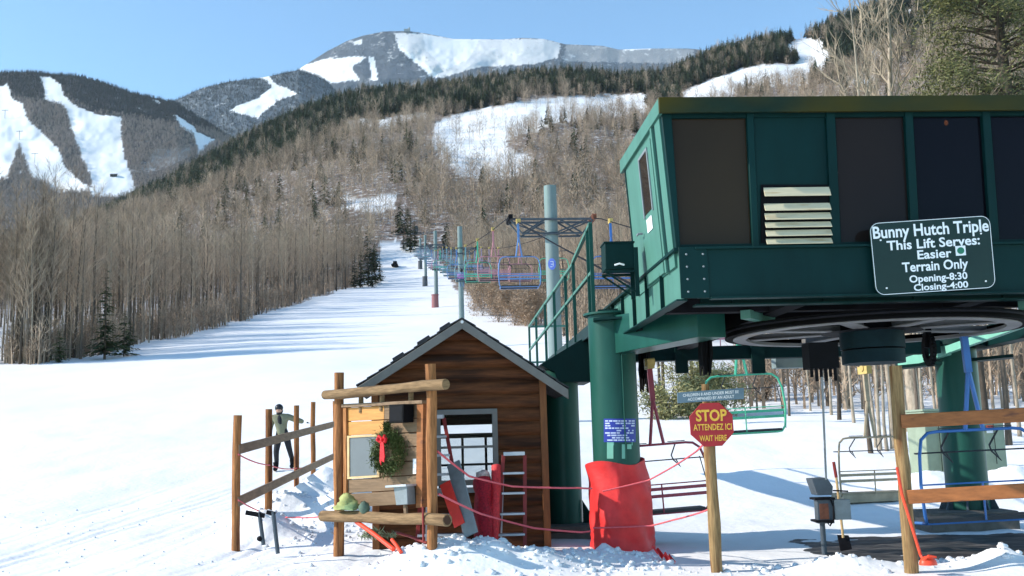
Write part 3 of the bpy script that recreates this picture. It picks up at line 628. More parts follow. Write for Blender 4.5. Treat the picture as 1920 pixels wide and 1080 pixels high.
U, Vv, S, P, mk = hill_pts(MOUNT, 15000, 480, 1330); ok = (NR.rand(len(U)) > mk * 1.08)
rt_ = (U > np.interp(Vv, [60, 100, 150], [735, 790, 850])) | ((U < 700) & (Vv < 95))  # parts the rimed lit trees from those coloured darker for shade
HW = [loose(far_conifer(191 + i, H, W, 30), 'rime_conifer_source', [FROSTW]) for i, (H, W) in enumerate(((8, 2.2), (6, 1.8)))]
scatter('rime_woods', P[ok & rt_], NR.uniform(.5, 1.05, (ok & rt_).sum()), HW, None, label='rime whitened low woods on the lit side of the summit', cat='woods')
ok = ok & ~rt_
scatter('summit_woods', P[ok], NR.uniform(.5, 1.05, ok.sum()), FR, None, label='frosted woods, darkened for shade, on the high snowy mountain', cat='woods')

# ---- individual evergreens
CT1 = [conifer(201, 14, 2.6, 26, 12), conifer(202, 12, 2.3, 22, 12), conifer(203, 7, 1.9, 16, 11)]
CTM = [(T.mesh('trunk', BARK), C.mesh('crown', CONIF)) for T, C in CT1]; CTG = [(T.mesh('trunk', BARK), C.mesh('crown', CONIN)) for T, C in CT1]
for u, d, s in ((676, 292, .85), (690, 300, 1.0), (703, 305, 1.1), (712, 312, .8), (664, 290, .7), (697, 290, .6)):
    p = at(u, 500, d); put_tree(CTM[random.randrange(2)], p.x, d, s, 'dark conical evergreen in the clump at the left side of the upper slope', 'evergreen clump at the upper slope', 'conifer_tree', 'evergreen')
for u, d, s in ((770, 372, 1.15), (764, 380, .7), (778, 380, .8), (757, 376, .6)):
    p = at(u, 470, d); put_tree(CTM[random.randrange(2)], p.x, d, s, 'dark evergreen at the very top of the slope where the lift line ends', 'evergreens at the top of the lift line', 'conifer_tree', 'evergreen')
for u, d, s, l in ((218, 109, .85, 'green fir low in front of the brown trunks left of the slope'), (253, 112, .8, 'shorter green fir next to a larger one among brown trunks'), (134, 105, .55, 'small green fir at the foot of the leafless trees on the far left'), (262, 122, .6, 'slim dark fir half hidden among the brown trunks behind the green pair'), (150, 112, .6, 'green fir deep between the trunks above the smallest fir')):
    p = at(u, 650, d); put_tree(CTG[2 if s < .84 else 1], p.x - 1.2, d, s, l, None, 'conifer_tree', 'evergreen')
# big pine above the right end of the roof
rn = random.Random(5); T = MB(); T.tube([V(0, 0, -.5), V(.1, 0, 12), V(0, .2, 25.5)], [.28, .2, .05], 8); C = MB()
for i in range(340):
    a = rn.uniform(0, 6.3); f = rn.random(); zc = 5.5 + 20 * f; rr = (2.9 * (1 - f) ** .6 + .4) * rn.uniform(.45, 1.05); c = V(math.cos(a) * rr, math.sin(a) * rr, zc)
    T.tube([V(0, 0, zc - rr * .25), c * .6 + V(0, 0, zc * .4), c], [.05, .035, .012], 4, cap=False)
    for j in range(230):
        q = c + V(rn.gauss(0, .45), rn.gauss(0, .45), rn.gauss(0, .24)); d = V(rn.gauss(0, 1), rn.gauss(0, 1), rn.gauss(.3, .8)).normalized(); o = d.orthogonal().normalized(); s = rn.uniform(.10, .24)
        C.add([q - o * s * .16, q + o * s * .16, q + d * s], [(0, 1, 2)])
p = ground_at(1945, 36); e = put_tree((T.mesh('trunk', BARK, None, 60), C.mesh('crown', PINEN)), p.x, p.y, 1.0, 'full green pine rising above the right end of the station roof', None, 'pine_tree', 'pine tree')
T, C = conifer(205, 17, 2.9, 30, 13, .3)
p = ground_at(1548, 66, 740); put_tree((T.mesh('trunk', BARK), C.mesh('crown', CONIN)), p.x, p.y, 1.05, 'dark olive evergreen whose top shows above the middle of the station roof', None, 'conifer_tree', 'evergreen')
# bushes and brush
def bush(u, d, rx, rz, n, size, m, label, seed, name='evergreen_bush', v=760):
    p = ground_at(u, d, v); C = leafy(n, rx, rx * .7, rz, size, seed); C.v = [(q[0] + p.x, q[1] + p.y, q[2] + p.z - .05) for q in C.v]
    S_ = MB()
    for k in range(7):
        a = k * .9; S_.tube([p + V(0, 0, -.1), p + V(math.cos(a) * rx * .4, math.sin(a) * rx * .3, rz * .7)], [.03, .01], 4)
    e = empty(name, p, label, 'bush'); C.build('foliage', m, e, 0); S_.build('stem', BARK, e, 0); return e
bush(1300, 46, 1.6, 2.3, 5000, .22, BUSHG, 'olive green spreading bush behind the stop sign', 1)
bush(1258, 44, 1.2, 1.3, 2600, .20, BUSHG, 'low olive bush at the left foot of the larger bush behind the sign', 2)
bush(1352, 45, 1.0, 1.9, 2600, .22, BUSHG, 'upright olive bush behind the seat of the mint green chair', 3)
bush(1430, 52, 1.8, 1.7, 1500, .2, BEECH, 'tan leafy brush under the station beam to the right of the mint green chair', 9, 'dry_brush')
for k, (u, d, rx, rz, lab) in enumerate(((905, 172, 3.2, 7.5, 'rust tan dry leaved brush just right of the second lift tower'), (935, 158, 3.0, 6.5, 'rust tan dry brush in the middle of the strip behind the blue hanging chair'), (965, 150, 2.6, 6, 'tallest right hand dry brush behind the first lift tower'), (1000, 146, 2.6, 5, 'pale tan brush at the right end of the strip behind the railing'))):
    bush(u, d, rx, rz, 7000, .3, BEECH, lab, 20 + k, 'dry_brush', 600)
bush(460, 176, 1.5, 3, 500, .3, BEECH, 'small reddish brush at the edge of the left wood beside the slope', 31, 'dry_brush', 590)
# ------------------------------------------------------------------ lift station
Z3 = Vector((0, 0, 1))
_d = ray(839, 831); SD = Vector((_d.x, _d.y, 0)).normalized(); SR = Vector((SD.y, -SD.x, 0))
A0 = at(1275, 465, 11.0)
def SP(a, b, c): return A0 + SR * a + SD * b + Z3 * c
def sloc(u, v, b=0.0):
    """pixel -> (a, c) on the station plane at depth b behind the deck front"""
    q = hit(u, v, A0 + SD * b, SD) - A0; return q.dot(SR), q.z
def rectpx(mb, u0, v0, u1, v1, b, th, um=None):
    """upright panel between two pixel corners on the plane b, th thick"""
    P = [sloc(u0, v0, b), sloc(u1, v0, b), sloc(u1, v1, b), sloc(u0, v1, b)]; mb.prism([SP(a, b, c) for a, c in P], SD * th); return mb
LX, LY = -0.0975, 1.0
LD = Vector((LX, LY, 0)).normalized(); LR = Vector((LD.y, -LD.x, 0))
def lift_x(d): return 4.48 + (d - 13) * LX
st = empty('lift_station', (A0.x + 2.4, A0.y + 2.5, 0), 'dark green chairlift drive station on round columns with windowed engine house', 'lift station')
AR = 5.2   # right end, beyond the frame
# --- engine house
CB = 2.45; a0t, ct = sloc(1240, 212, .06); a0b, cb_ = sloc(1268, 466, .06); ctop = ct + .0
cf = lambda f: cb_ + (ctop - cb_) * f
def wall_pt(f, b, side=0): return SP((a0b + (a0t - a0b) * f) if side == 0 else AR + .3, b, cf(f))
m = MB()   # front wall behind panes: sills, corner post, mullions, solid bay
def fr(u0t, u1t, u0b, u1b, f0, f1, b, th):
    """piece of the front wall between columns given at window-top row and window-foot row"""
    P = []
    for (ut, ub, f) in ((u0t, u0b, f0), (u1t, u1b, f0), (u1t, u1b, f1), (u0t, u0b, f1)):
        x = sloc(ub + (ut - ub) * f, 466 + (212 - 466) * f, b)[0]; P.append(SP(x, b, cf(f)))
    return P
MULL = [(1400, 1413, 1412, 1424), (1549, 1566, 1561, 1578), (1697, 1712, 1711, 1726), (1842, 1857, 1860, 1876), (1989, 2005, 2008, 2024), (2140, 2160, 2160, 2180)]
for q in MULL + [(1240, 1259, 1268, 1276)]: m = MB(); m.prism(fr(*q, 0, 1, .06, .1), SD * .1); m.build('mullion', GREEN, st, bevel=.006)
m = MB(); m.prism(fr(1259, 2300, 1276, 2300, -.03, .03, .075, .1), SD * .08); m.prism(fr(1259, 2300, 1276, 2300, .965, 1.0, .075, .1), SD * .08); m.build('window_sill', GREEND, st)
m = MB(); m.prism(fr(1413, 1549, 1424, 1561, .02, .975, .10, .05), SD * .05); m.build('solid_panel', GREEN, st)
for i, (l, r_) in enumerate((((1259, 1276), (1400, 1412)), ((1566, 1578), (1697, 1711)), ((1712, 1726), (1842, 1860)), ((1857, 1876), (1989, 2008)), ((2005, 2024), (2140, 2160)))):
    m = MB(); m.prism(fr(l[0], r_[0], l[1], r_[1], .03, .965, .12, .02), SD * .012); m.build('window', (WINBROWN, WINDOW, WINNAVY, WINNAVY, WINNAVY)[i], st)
# louvre in the solid bay
m = MB(); rectpx(m, 1427, 346, 1562, 461, .085, .04); lv = m.build('louvre', BLACKP, st)
m = MB()
for k, (y0, y1) in enumerate(((351, 369), (381, 396), (399, 413), (416, 428), (431, 444), (447, 459))):
    a0, c0 = sloc(1432 + k * .9, y0, .06); a1, c1 = sloc(1556 + k * .8, y0, .06); _, c2 = sloc(1432, y1, .06)
    m.prism([SP(a0, .075, c0), SP(a0, .03, c2), SP(a0, .045, c2), SP(a0, .083, c0 - .01)], SR * (a1 - a0))
m.build('louvre_blades', CREAM, lv, bevel=.003)
# left side wall, leaning out at the top, with door
m = MB()
def sw(b0, b1, f0, f1, out): return [wall_pt(f0, b0) - SR * out, wall_pt(f0, b1) - SR * out, wall_pt(f1, b1) - SR * out, wall_pt(f1, b0) - SR * out]
m.prism(sw(.16, CB, -.12, 1.0, 0), SR * .05); m.build('side_wall', GREENF, st)
m = MB(); m.prism(sw(.155, .42, -.12, 1, .012), SR * .01); m.prism(sw(.52, .60, -.12, 1, .03), SR * .03); m.build('wall_batten', GREENF, st)
m = MB(); m.prism(sw(.43, .51, -.12, 1, .008), SR * .006); m.build('wall_joint', GREEND, st); m = MB(); m.prism(sw(CB - .06, CB, -.12, 1, .01), SR * .008); m.build('wall_joint', GREEND, st)
m = MB(); m.prism(sw(.66, 1.62, -.11, .93, .03), SR * .03); dr = m.build('door', GREENF, st, bevel=.004)
m = MB(); m.prism(sw(.86, 1.32, .42, .87, .036), SR * .01); m.build('door_window', WINDOW, dr)
m = MB(); m.prism(sw(.82, 1.36, .87, .89, .045), SR * .02); m.prism(sw(.82, .86, .40, .87, .045), SR * .02); m.prism(sw(1.32, 1.36, .40, .87, .045), SR * .02); m.build('window_frame', GREYM, dr)
m = MB(); m.prism(sw(.95, 1.25, .27, .375, .04), SR * .006); m.build('paper_notice', WHITE, dr)
m = MB(); q = wall_pt(.30, 1.5) - SR * .05; m.tube([q, q + SR * -.05, q + SR * -.05 + SD * .09], .014, 8); m.build('handle', GREYM, dr)
# roof slab with deep fascia
m = MB(); ar, cr_ = sloc(1235, 182, -.02); _, cr2 = sloc(1235, 211, -.02); 
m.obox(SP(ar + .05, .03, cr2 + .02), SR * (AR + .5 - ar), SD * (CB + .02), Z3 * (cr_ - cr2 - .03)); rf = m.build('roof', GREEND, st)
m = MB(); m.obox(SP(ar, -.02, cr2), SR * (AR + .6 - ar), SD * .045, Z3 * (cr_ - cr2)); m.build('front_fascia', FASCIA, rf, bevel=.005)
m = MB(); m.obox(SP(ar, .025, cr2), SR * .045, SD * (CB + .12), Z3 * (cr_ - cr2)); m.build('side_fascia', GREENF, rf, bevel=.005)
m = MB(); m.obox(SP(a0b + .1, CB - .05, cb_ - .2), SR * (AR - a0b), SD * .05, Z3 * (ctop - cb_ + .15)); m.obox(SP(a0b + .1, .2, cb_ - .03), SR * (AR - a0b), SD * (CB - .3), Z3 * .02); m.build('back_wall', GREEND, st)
m = MB(); m.obox(SP(a0b + 1.0, .9, cb_ + .0), SR * 1.6, SD * .9, Z3 * .95); m.tube([SP(1.9, 1.0, cb_), SP(1.9, 1.0, ctop - .1)], .09, 8); m.build('engine_housing', DARK, st)
m = MB(); q = SP(*[sloc(1774, 230, .35)[0], .35, sloc(1774, 230, .35)[1]]); m.ball(q, .022, .022, .032, 8, 6); m.ball(q + SR * -.01 + Z3 * .14, .012, n=8, k=6); m.ball(q + SR * -.20 + Z3 * .14, .010, n=8, k=6)
m.build('glowing_bulb', emat('orange_bulb', (1, .42, .12), 70), st)
# --- deck: front channel, side channel, floor, lower rail
m = MB(); e = sloc(1275, 560, 0)[1]
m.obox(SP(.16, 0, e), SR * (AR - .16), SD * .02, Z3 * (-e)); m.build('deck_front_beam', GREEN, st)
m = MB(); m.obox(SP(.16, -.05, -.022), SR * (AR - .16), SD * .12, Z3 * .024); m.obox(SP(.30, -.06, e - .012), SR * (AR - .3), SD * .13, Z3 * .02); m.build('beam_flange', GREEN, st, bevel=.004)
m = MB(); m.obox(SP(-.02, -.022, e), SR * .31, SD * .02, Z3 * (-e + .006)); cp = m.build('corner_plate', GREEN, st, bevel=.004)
m = MB()
for k in range(4): m.ball(SP(.06 + .0 * k, -.024, e + .07 + k * .135), .012, .008, .012, 8, 5); m.ball(SP(.24, -.024, e + .07 + k * .135), .012, .008, .012, 8, 5)
m.build('bolt_heads', GREYM, cp)
m = MB(); c1 = sloc(1400, 548, .3)[1]; c2 = sloc(1400, 569, .3)[1]; m.obox(SP(.27, .3, c2), SR * (AR - .27), SD * .05, Z3 * (c1 - c2)); m.obox(SP(.2, .24, c2 - .02), SR * (AR - .2), SD * .16, Z3 * .018)
for k in range(5): m.obox(SP(.62 + k * 1.02, .27, c2), SR * .02, SD * .03, Z3 * (c1 - c2 + .1))
m.build('lower_rail', GREEN, st)
m = MB(); DB = 5.7
m.obox(SP(.0, .0, e), SR * .02, SD * DB, Z3 * (-e - .03)); m.build('deck_side_beam', GREENF, st)
m = MB(); m.obox(SP(-.07, -.01, -.03), SR * .14, SD * DB, Z3 * .034); m.obox(SP(-.06, .03, e - .02), SR * .12, SD * DB, Z3 * .02)
for k in range(1, 6): m.obox(SP(-.05, k * .9, e + .002), SR * .048, SD * .015, Z3 * (-e - .035))
m.build('side_beam_flange', GREEN, st, bevel=.003)
m = MB(); m.obox(SP(.03, .03, -.08), SR * (AR - .1), SD * (DB - 2.2), Z3 * .03)
for k in range(9): m.obox(SP(.4 + k * .55, .06, -.2), SR * .07, SD * (DB - 2.4), Z3 * .118)
m.build('deck_floor', GREEND, st)
m = MB()
for a in (1.25, 3.35): m.obox(SP(a, .4, -.60), SR * .22, SD * 6.2, Z3 * .38)
for b in (1.0, 2.9): m.obox(SP(.05, b, -.58), SR * (AR - .1), SD * .18, Z3 * .30)
m.build('machine_frame', DARK, st)
m = MB(); m.bar(SP(.95, .95, -.62), SP(1.45, 1.6, -.62), .12, .10); m.bar(SP(4.1, .6, -.62), SP(4.6, 1.4, -.62), .12, .1); m.build('brace', GREENF, st)
# --- columns
def column(u, v, d, rad, ztop, name='column'):
    q = at(u, v, d); m = MB(); zb = gz(q.x, d) - .4; m.tube([V(q.x, d, zb), V(q.x, d, ztop)], rad, 40); c = m.build(name, COLG, st, 30)
    return Vector((q.x, d, 0)), c
zc1 = at(1147, 592, 15).z
C1, o1 = column(1147, 640, 15, .335, zc1)
m = MB(); m.tube([V(C1.x, 15, zc1), V(C1.x, 15, zc1 + .03)], .40, 40); m.tube([V(C1.x + .1, 14.67, 1.3), V(C1.x + .1, 14.655, 3.0)], .01, 6); m.build('cap_plate', COLG, o1)
m = MB()
for (u0, v0, u1, v1) in ((1138, 829, 1150, 860), (1150, 829, 1186, 835), (1166, 833, 1172, 860), (1176, 833, 1184, 842)):
    a = [];
    for (u, v) in ((u0, v0), (u1, v0), (u1, v1), (u0, v1)):
        rr = ray(u, v); # meet the column surface
        ox, oy = -C1.x, -C1.y; A = rr.x ** 2 + rr.y ** 2; B = 2 * (ox * rr.x + oy * rr.y); Cc = ox * ox + oy * oy - .339 ** 2; tt = (-B - math.sqrt(max(0, B * B - 4 * A * Cc))) / (2 * A); a.append(CAM + rr * tt)
    m.add(a, [(0, 3, 2, 1)])
m.build('peeled_paint_patch', MINT, o1)
zc2 = at(1053, 690, 16.8).z; C2, o2 = column(1053, 800, 16.8, .285, zc2 - .05)
m = MB(); m.box((C2.x + .1, 16.7, gz(C2.x, 16.4) + .02), 1.5, 1.3, .12); m.box((C2.x - .1, 16.4, gz(C2.x, 16.4) + .13), 1.1, .8, .08); m.build('base_plate', CONC, o2, bevel=.01)
m = MB(); m.prism([V(C2.x + .28, 16.65, gz(C2.x, 16.8)), V(C2.x + .58, 16.65, gz(C2.x, 16.8)), V(C2.x + .28, 16.65, gz(C2.x, 16.8) + .5)], V(0, .04, 0)); m.prism([V(C2.x - .28, 16.65, gz(C2.x, 16.8)), V(C2.x - .5, 16.65, gz(C2.x, 16.8)), V(C2.x - .28, 16.65, gz(C2.x, 16.8) + .4)], V(0, .04, 0)); m.build('gusset', GREEND, o2)
m = MB(); m.prism([at(u, v, 16.45) for u, v in ((1012, 684), (1104, 628), (1108, 716), (1046, 716), (1040, 697))], V(-.05, 1.0, 0)); m.build('catwalk_underside', GREEND, st)
zc3 = at(1803, 655, 17.6).z; C3, o3 = column(1803, 800, 17.6, .335, zc3)
m = MB(); q = at(1815, 985, 17.2); m.box((q.x, 17.4, .12), 1.42, 1.0, .34); m.build('concrete_plinth', CONC, o3, bevel=.03)
m = MB()
for k in range(8):
    a = k * math.pi / 4 + .3; m.prism([V(C3.x + math.cos(a) * .33, C3.y + math.sin(a) * .33, .29), V(C3.x + math.cos(a) * .46, C3.y + math.sin(a) * .46, .29), V(C3.x + math.cos(a) * .33, C3.y + math.sin(a) * .33, .62)], V(-math.sin(a), math.cos(a), 0) * .03)
m.build('gusset', STEELB, o3)
# --- arms and cross beams
m = MB(); q0 = V(C1.x + .1, 15.0, 0); q1 = hit(1335, 632, at(1335, 632, 12.7), V(0, 1, 0)); top0 = zc1 - .02; bot0 = at(1195, 664, 14.9).z; bot1 = q1.z
dirv = (V(q1.x, q1.y, 0) - q0); sd = V(dirv.y, -dirv.x, 0).normalized() * .2
m.prism([q0 - sd + Z3 * top0, V(q1.x, q1.y, 0) - sd + Z3 * (bot1 + .42), V(q1.x, q1.y, 0) - sd + Z3 * bot1, q0 - sd + Z3 * bot0], sd * 2); m.build('support_arm', COLG, st, bevel=.006)
m = MB(); a = at(1112, 597, 14.6); b = at(1262, 584, 14.2); m.obox(V(a.x, 14.55, a.z - .03), V(b.x - a.x, -.3, 0), V(.06, .9, 0), V(0, 0, .03)); m.obox(V(a.x + .12, 15.2, a.z), V(b.x - a.x - .1, -.2, 0), V(0, .03, 0), V(0, 0, .2)); m.build('landing_plate', GREEN, st)
m = MB()
za, zb = at(1400, 648, 17.2).z, at(1400, 673, 17.2).z; xa = at(1190, 660, 17.2).x; xb = at(1760, 660, 17.2).x
m.obox(V(xa, 17.1, zb), V(xb - xa, 0, 0), V(0, .25, 0), V(0, 0, za - zb)); m.build('cross_beam', GREEND, st, bevel=.006)
m = MB()
for u0, u1 in ((1268, 1291), (1412, 1436)):
    a, b = at(u0, 700, 17.0), at(u1, 700, 17.0); m = MB(); m.obox(V(a.x, 17.0, a.z), V(b.x - a.x, 0, 0), V(0, .08, 0), V(0, 0, 1.0)); m.build('hanger_plate', GREEND, st)
m = MB(); a = at(1690, 672, 22); b = at(1990, 605, 14.6); m.bar(V(a.x, 22, a.z), V(b.x, 14.6, b.z + .05), .28, .34); m.build('longitudinal_beam', GREEND, st, bevel=.008)
m = MB(); m.bar(at(1688, 684, 18.4), at(1778, 656, 17.2), .10, .17); m.bar(at(1778, 656, 17.0), at(1935, 600, 14.9), .1, .12); m.build('tie_beam', MINT, st)
m = MB(); m.bar(at(1678, 690, 18.0), at(1900, 668, 17.2), .5, .05); m.tube([at(1800, 625, 17.3), at(1800, 650, 17.3)], .42, 20); m.build('saddle_plate', GREEND, st)
m = MB(); m.obox(at(1455, 690, 17.6), V(.95, 0, 0), V(0, .3, 0), V(0, 0, .2)); m.build('guide_box', TEALP, st, bevel=.01)
# --- bullwheel, hub, rope guides
WC = SP(*[sloc(1633, 612, 2.0)[0], 2.0, 0]); wz = 2.80; WR = 1.83
m = MB(); wc = V(WC.x, WC.y, wz); m.disc_ring(wc, WR - .10, WR, .03, .055, 72); m.disc_ring(wc, WR - .06, WR - .02, .055, .10, 72); m.disc_ring(wc, WR - .10, WR + .01, .10, .13, 72); wh = m.build('bullwheel', RIM, st, 30)
m = MB(); m.disc_ring(wc, WR - .27, WR - .102, 0.02, .06, 72); m.build('wheel_flange', GREYW, wh, 30)
for k in range(8):
    a = k * math.pi / 4 + .25; e1 = V(math.cos(a), math.sin(a), 0); e2 = V(-e1.y, e1.x, 0); m = MB()
    m.obox(wc + e1 * .3 - e2 * .09 + Z3 * .046, e1 * (WR - .42), e2 * .18, Z3 * .012); m.obox(wc + e1 * .3 - e2 * .012 + Z3 * .058, e1 * (WR - .42), e2 * .024, Z3 * .07); m.build('spoke', GREYW, wh)
m = MB(); m.disc_ring(wc, .0001, .62, .045, .044, 40); m.disc_ring(wc, .02, .45, .06, .16, 40); m.build('hub_plate', DARK, wh)
hz0, hz1 = at(1628, 680, 13).z, at(1628, 628, 13).z; m = MB(); m.tube([V(WC.x, WC.y, hz0), V(WC.x, WC.y, (hz0 + hz1) / 2 - .01)], .385, 40); m.tube([V(WC.x, WC.y, (hz0 + hz1) / 2 + .01), V(WC.x, WC.y, hz1 + .05)], .395, 40); m.tube([V(WC.x, WC.y, hz1), V(WC.x, WC.y, wz + .05)], .30, 30); m.build('gearbox', HUBM, st, 30)
m = MB(); a = at(1515, 700, 12.3); b = at(1566, 642, 12.3); m.obox(V(a.x, 12.2, a.z + .05), V(b.x - a.x, 0, 0), V(0, .3, 0), V(0, 0, b.z - a.z - .05))
for k in range(6): m.bar(V(a.x + .03 + k * .055, 12.25, a.z + .06), V(a.x + .03 + k * .055, 12.25, a.z - .05 - .05 * (k % 2)), .03, .03, up=(0, 1, 0))
m.build('brake_unit', BLACKP, st)
m = MB(); q = at(1739, 655, 13.4)
for k in range(24):
    t0, t1 = k * math.pi / 12, (k + 1) * math.pi / 12
    m.bar(q + V(.02, math.cos(t0) * .14, math.sin(t0) * .17), q + V(.02, math.cos(t1) * .14, math.sin(t1) * .17), .10, .05, up=(1, 0, 0))
m.bar(q + V(0, 0, .02), q + V(.02, 0, .3), .08, .08, up=(0, 1, 0)); m.build('guide_sheave', BLACKP, st)
for (u0, u1, v0, v1, d) in ((1312, 1334, 612, 705, 13.6), (1196, 1219, 655, 735, 16.2)):
    m = MB()
    for k in range(26):
        u = random.uniform(u0 + 2, u1 - 2); dd = d + random.uniform(-.12, .12); vv = v1 - random.random() ** 2 * 35; a = at(u, v0 + random.uniform(0, 14), dd); b = at(u + random.uniform(-3, 3), vv, dd)
        m.tube([a, (a + b) / 2 + V(random.uniform(-.02, .02), 0, 0), b], [.02, .022, .012], 5)
    m.build('guide_brush', BLACKP, st)
# --- electrical box on its bracket
m = MB(); q = at(1158, 484, 12.7); m.box(q, .36, .32, .33, SR, SD); bx = m.build('electrical_box', GREEND, st, bevel=.01)
m = MB(); m.box(q + Z3 * .17, .38, .34, .02, SR, SD); m.box(q + Z3 * .19, .04, .04, .04); m.build('lid', GREEND, bx)
m = MB(); m.tube([q + V(-.06, -.17, -.115), q + V(.0, -.185, -.1), q + V(.06, -.17, -.115)], .012, 6); m.build('padlock_hasp', WHITE, bx)
m = MB()
for s in (-1, 1): o = SD * .15 * s; m.bar(q + o + V(-.18, 0, -.19), q + o + V(.22, 0, -.19), .03, .03); m.bar(q + o + V(-.17, 0, -.2), q + o + V(.2, 0, -.46), .022, .022); m.bar(q + o + V(.2, 0, -.5), q + o + V(.2, 0, .1), .05, .05, up=(0, 1, 0))
m.build('bracket', GREEND, bx)
# --- catwalk running back to the rear column
ca = at(1114, 602, 15.0); za = ca.z; CWD = SD
def CW(a, b, c): return V(ca.x, 15.0, za) + SR * a + SD * b + Z3 * c
m = MB(); m.obox(CW(.03, .1, -.03), SR * .95, SD * 11.6, Z3 * .03); m.build('catwalk_floor', DARK, st)
m = MB(); m.obox(CW(0, 0, -.16), SR * .03, SD * 11.8, Z3 * .18); m.obox(CW(.98, 0, -.16), SR * .03, SD * 11.8, Z3 * .18); m.obox(CW(.25, .2, -.42), SR * .5, SD * 5.2, Z3 * .26)
for k in range(8): m.obox(CW(.03, .4 + k * 1.5, -.12), SR * .95, SD * .1, Z3 * .08)
m.build('catwalk_stringer', GREEN, st)
m = MB()
pb = [0.0, .35, 2.2, 3.4, 5.4, 7.3, 9.6, 11.7]
for k, b in enumerate(pb):
    hgt = 1.44 if k < 2 else 1.22; m = MB(); m.bar(CW(.0, b, -.1), CW(.0, b, hgt), .055, .055, up=(0, 1, 0)); m.build('railing_post', COLG, st)
m = MB(); m.bar(CW(0, 0, 1.44), CW(0, 2.2, 1.25), .05, .05); m.bar(CW(0, 2.2, 1.22), CW(0, 11.7, 1.22), .05, .05); m.bar(CW(0, 0, .72), CW(0, 11.7, .62), .045, .045)
m.bar(CW(0, 11.7, 1.22), CW(1.0, 11.7, 1.22), .05, .05); m.bar(CW(0, 11.7, .3), CW(1.0, 11.7, .3), .045, .045); m.build('handrail', GREENF, st)
# --- sign, notice, pad (things of their own)
def board_map(c4, b):
    P = [SP(*(lambda q: (q[0], b, q[1]))(sloc(u, v, b))) for u, v in c4]
    n = (P[1] - P[0]).cross(P[3] - P[0]).normalized()
    return lambda s, t, o=0.0: (P[0] * (1 - s) + P[1] * s) * (1 - t) + (P[3] * (1 - s) + P[2] * s) * t + n * -o
def rounded(S, r, asp, off, k=6, s0=0, s1=1, t0=0, t1=1):
    o = []
    for cx, cy, a0 in ((1, 0, -90), (1, 1, 0), (0, 1, 90), (0, 0, 180)):
        for i in range(k + 1):
            a = R(a0 + 90 * i / k); rx, ry = r, r * asp
            x = s0 + (s1 - s0) * (cx + (-rx if cx else rx) + rx * math.cos(a)); y = t0 + (t1 - t0) * (cy + (-ry if cy else ry) + ry * math.sin(a)); o.append(S(x, y, off))
    return o
S1 = board_map(((1630, 419), (1855, 404), (1867, 539), (1643, 554)), -.09)
nd = (S1(0, 0, 1) - S1(0, 0, 0)); nd = nd if nd.dot(SD) < 0 else nd * -1
sgn = 1 if (S1(0, 0, 1) - S1(0, 0, 0)).dot(SD) < 0 else -1
S1b = lambda s, t, o=0.0: S1(s, t, o * sgn)
sg = empty('station_sign', S1b(.5, 1, 0), 'dark green lift name sign with white opening hours fixed to the station deck', 'sign')
m = MB(); m.prism(rounded(S1b, .075, 1.65, 0), nd * -.02); m.build('panel', SIGNG, sg)
m = MB(); ro, ri = rounded(S1b, .075, 1.65, .003), rounded(S1b, .07, 1.6, .003, s0=.005, s1=.995, t0=.008, t1=.992); n = len(ro); m.add(ro + ri, [(i, (i + 1) % n, n + (i + 1) % n, n + i) for i in range(n)]); m.build('border_line', LETW, sg)
m = MB(); L3 = lambda s, t: S1b(s, t, .004)
for body, s0, s1, t0, t1, bd in (('Bunny Hutch Triple', .02, .985, .05, .215, .022), ('This Lift Serves:', .125, .90, .262, .39, .022), ('Easier', .37, .655, .42, .54, .022), ('Terrain Only', .235, .785, .575, .705, .022), ('Opening-8:30', .285, .77, .76, .855, .024), ('Closing-4:00', .315, .77, .885, .972, .024)):
    put_text(m, body, L3, s0, s1, t0, t1, bd)
for q in ((.078, .245), (.915, .245), (.09, .91), (.92, .905)): m.prism([S1b(q[0] + .008 * math.cos(k), q[1] + .012 * math.sin(k), .004) for k in np.arange(0, 6.2, .7)], nd * .004)
sq = [S1b(x, y, .004) for x, y in ((.69, .395), (.775, .395), (.775, .53), (.69, .53))]; m.add(sq, [(0, 1, 2, 3)]); m.build('lettering', LETW, sg)
m = MB(); m.prism([S1b(.7325 + .030 * math.cos(k), .4625 + .047 * math.sin(k), .006) for k in np.arange(0, 6.2, .39)], nd * .002); m.build('trail_symbol', mat('symbol_green', (.02, .16, .09), .4), sg)
# blue notice wrapped on the column
def on_col(u, v, C, rad):
    rr = ray(u, v); ox, oy = -C.x, -C.y; A = rr.x ** 2 + rr.y ** 2; B = 2 * (ox * rr.x + oy * rr.y); Cc = ox * ox + oy * oy - rad ** 2
    return CAM + rr * ((-B - math.sqrt(max(0, B * B - 4 * A * Cc))) / (2 * A))
m = MB(); gx = np.linspace(1132, 1192, 9)
for o_, ra in ((0, .341),):
    g = [[on_col(u, v, C1, .343) for u in gx] for v in (785, 829)]
    m.add(g[0] + g[1], [(i, i + 9, i + 10, i + 1) for i in range(8)])
nb = m.build('blue_notice', BLUEN, None, 60); tag(nb, 'small blue notice with white lines of print on the front column above the red pad', 'notice')
m = MB(); rn = random.Random(3)
for k in range(9):
    v = 788 + k * 4.5; u = 1134.5 + (4 if k > 5 else 0)
    while u < 1188:
        w_ = rn.uniform(4, 11)
        if rn.random() < .86: m.add([on_col(u, v, C1, .345), on_col(min(u + w_, 1190), v, C1, .345), on_col(min(u + w_, 1190), v + 2.6, C1, .345), on_col(u, v + 2.6, C1, .345)], [(0, 3, 2, 1)])
        u += w_ + 1.4
m.build('lettering', mat('pale_print', (.55, .62, .8), .5), nb)
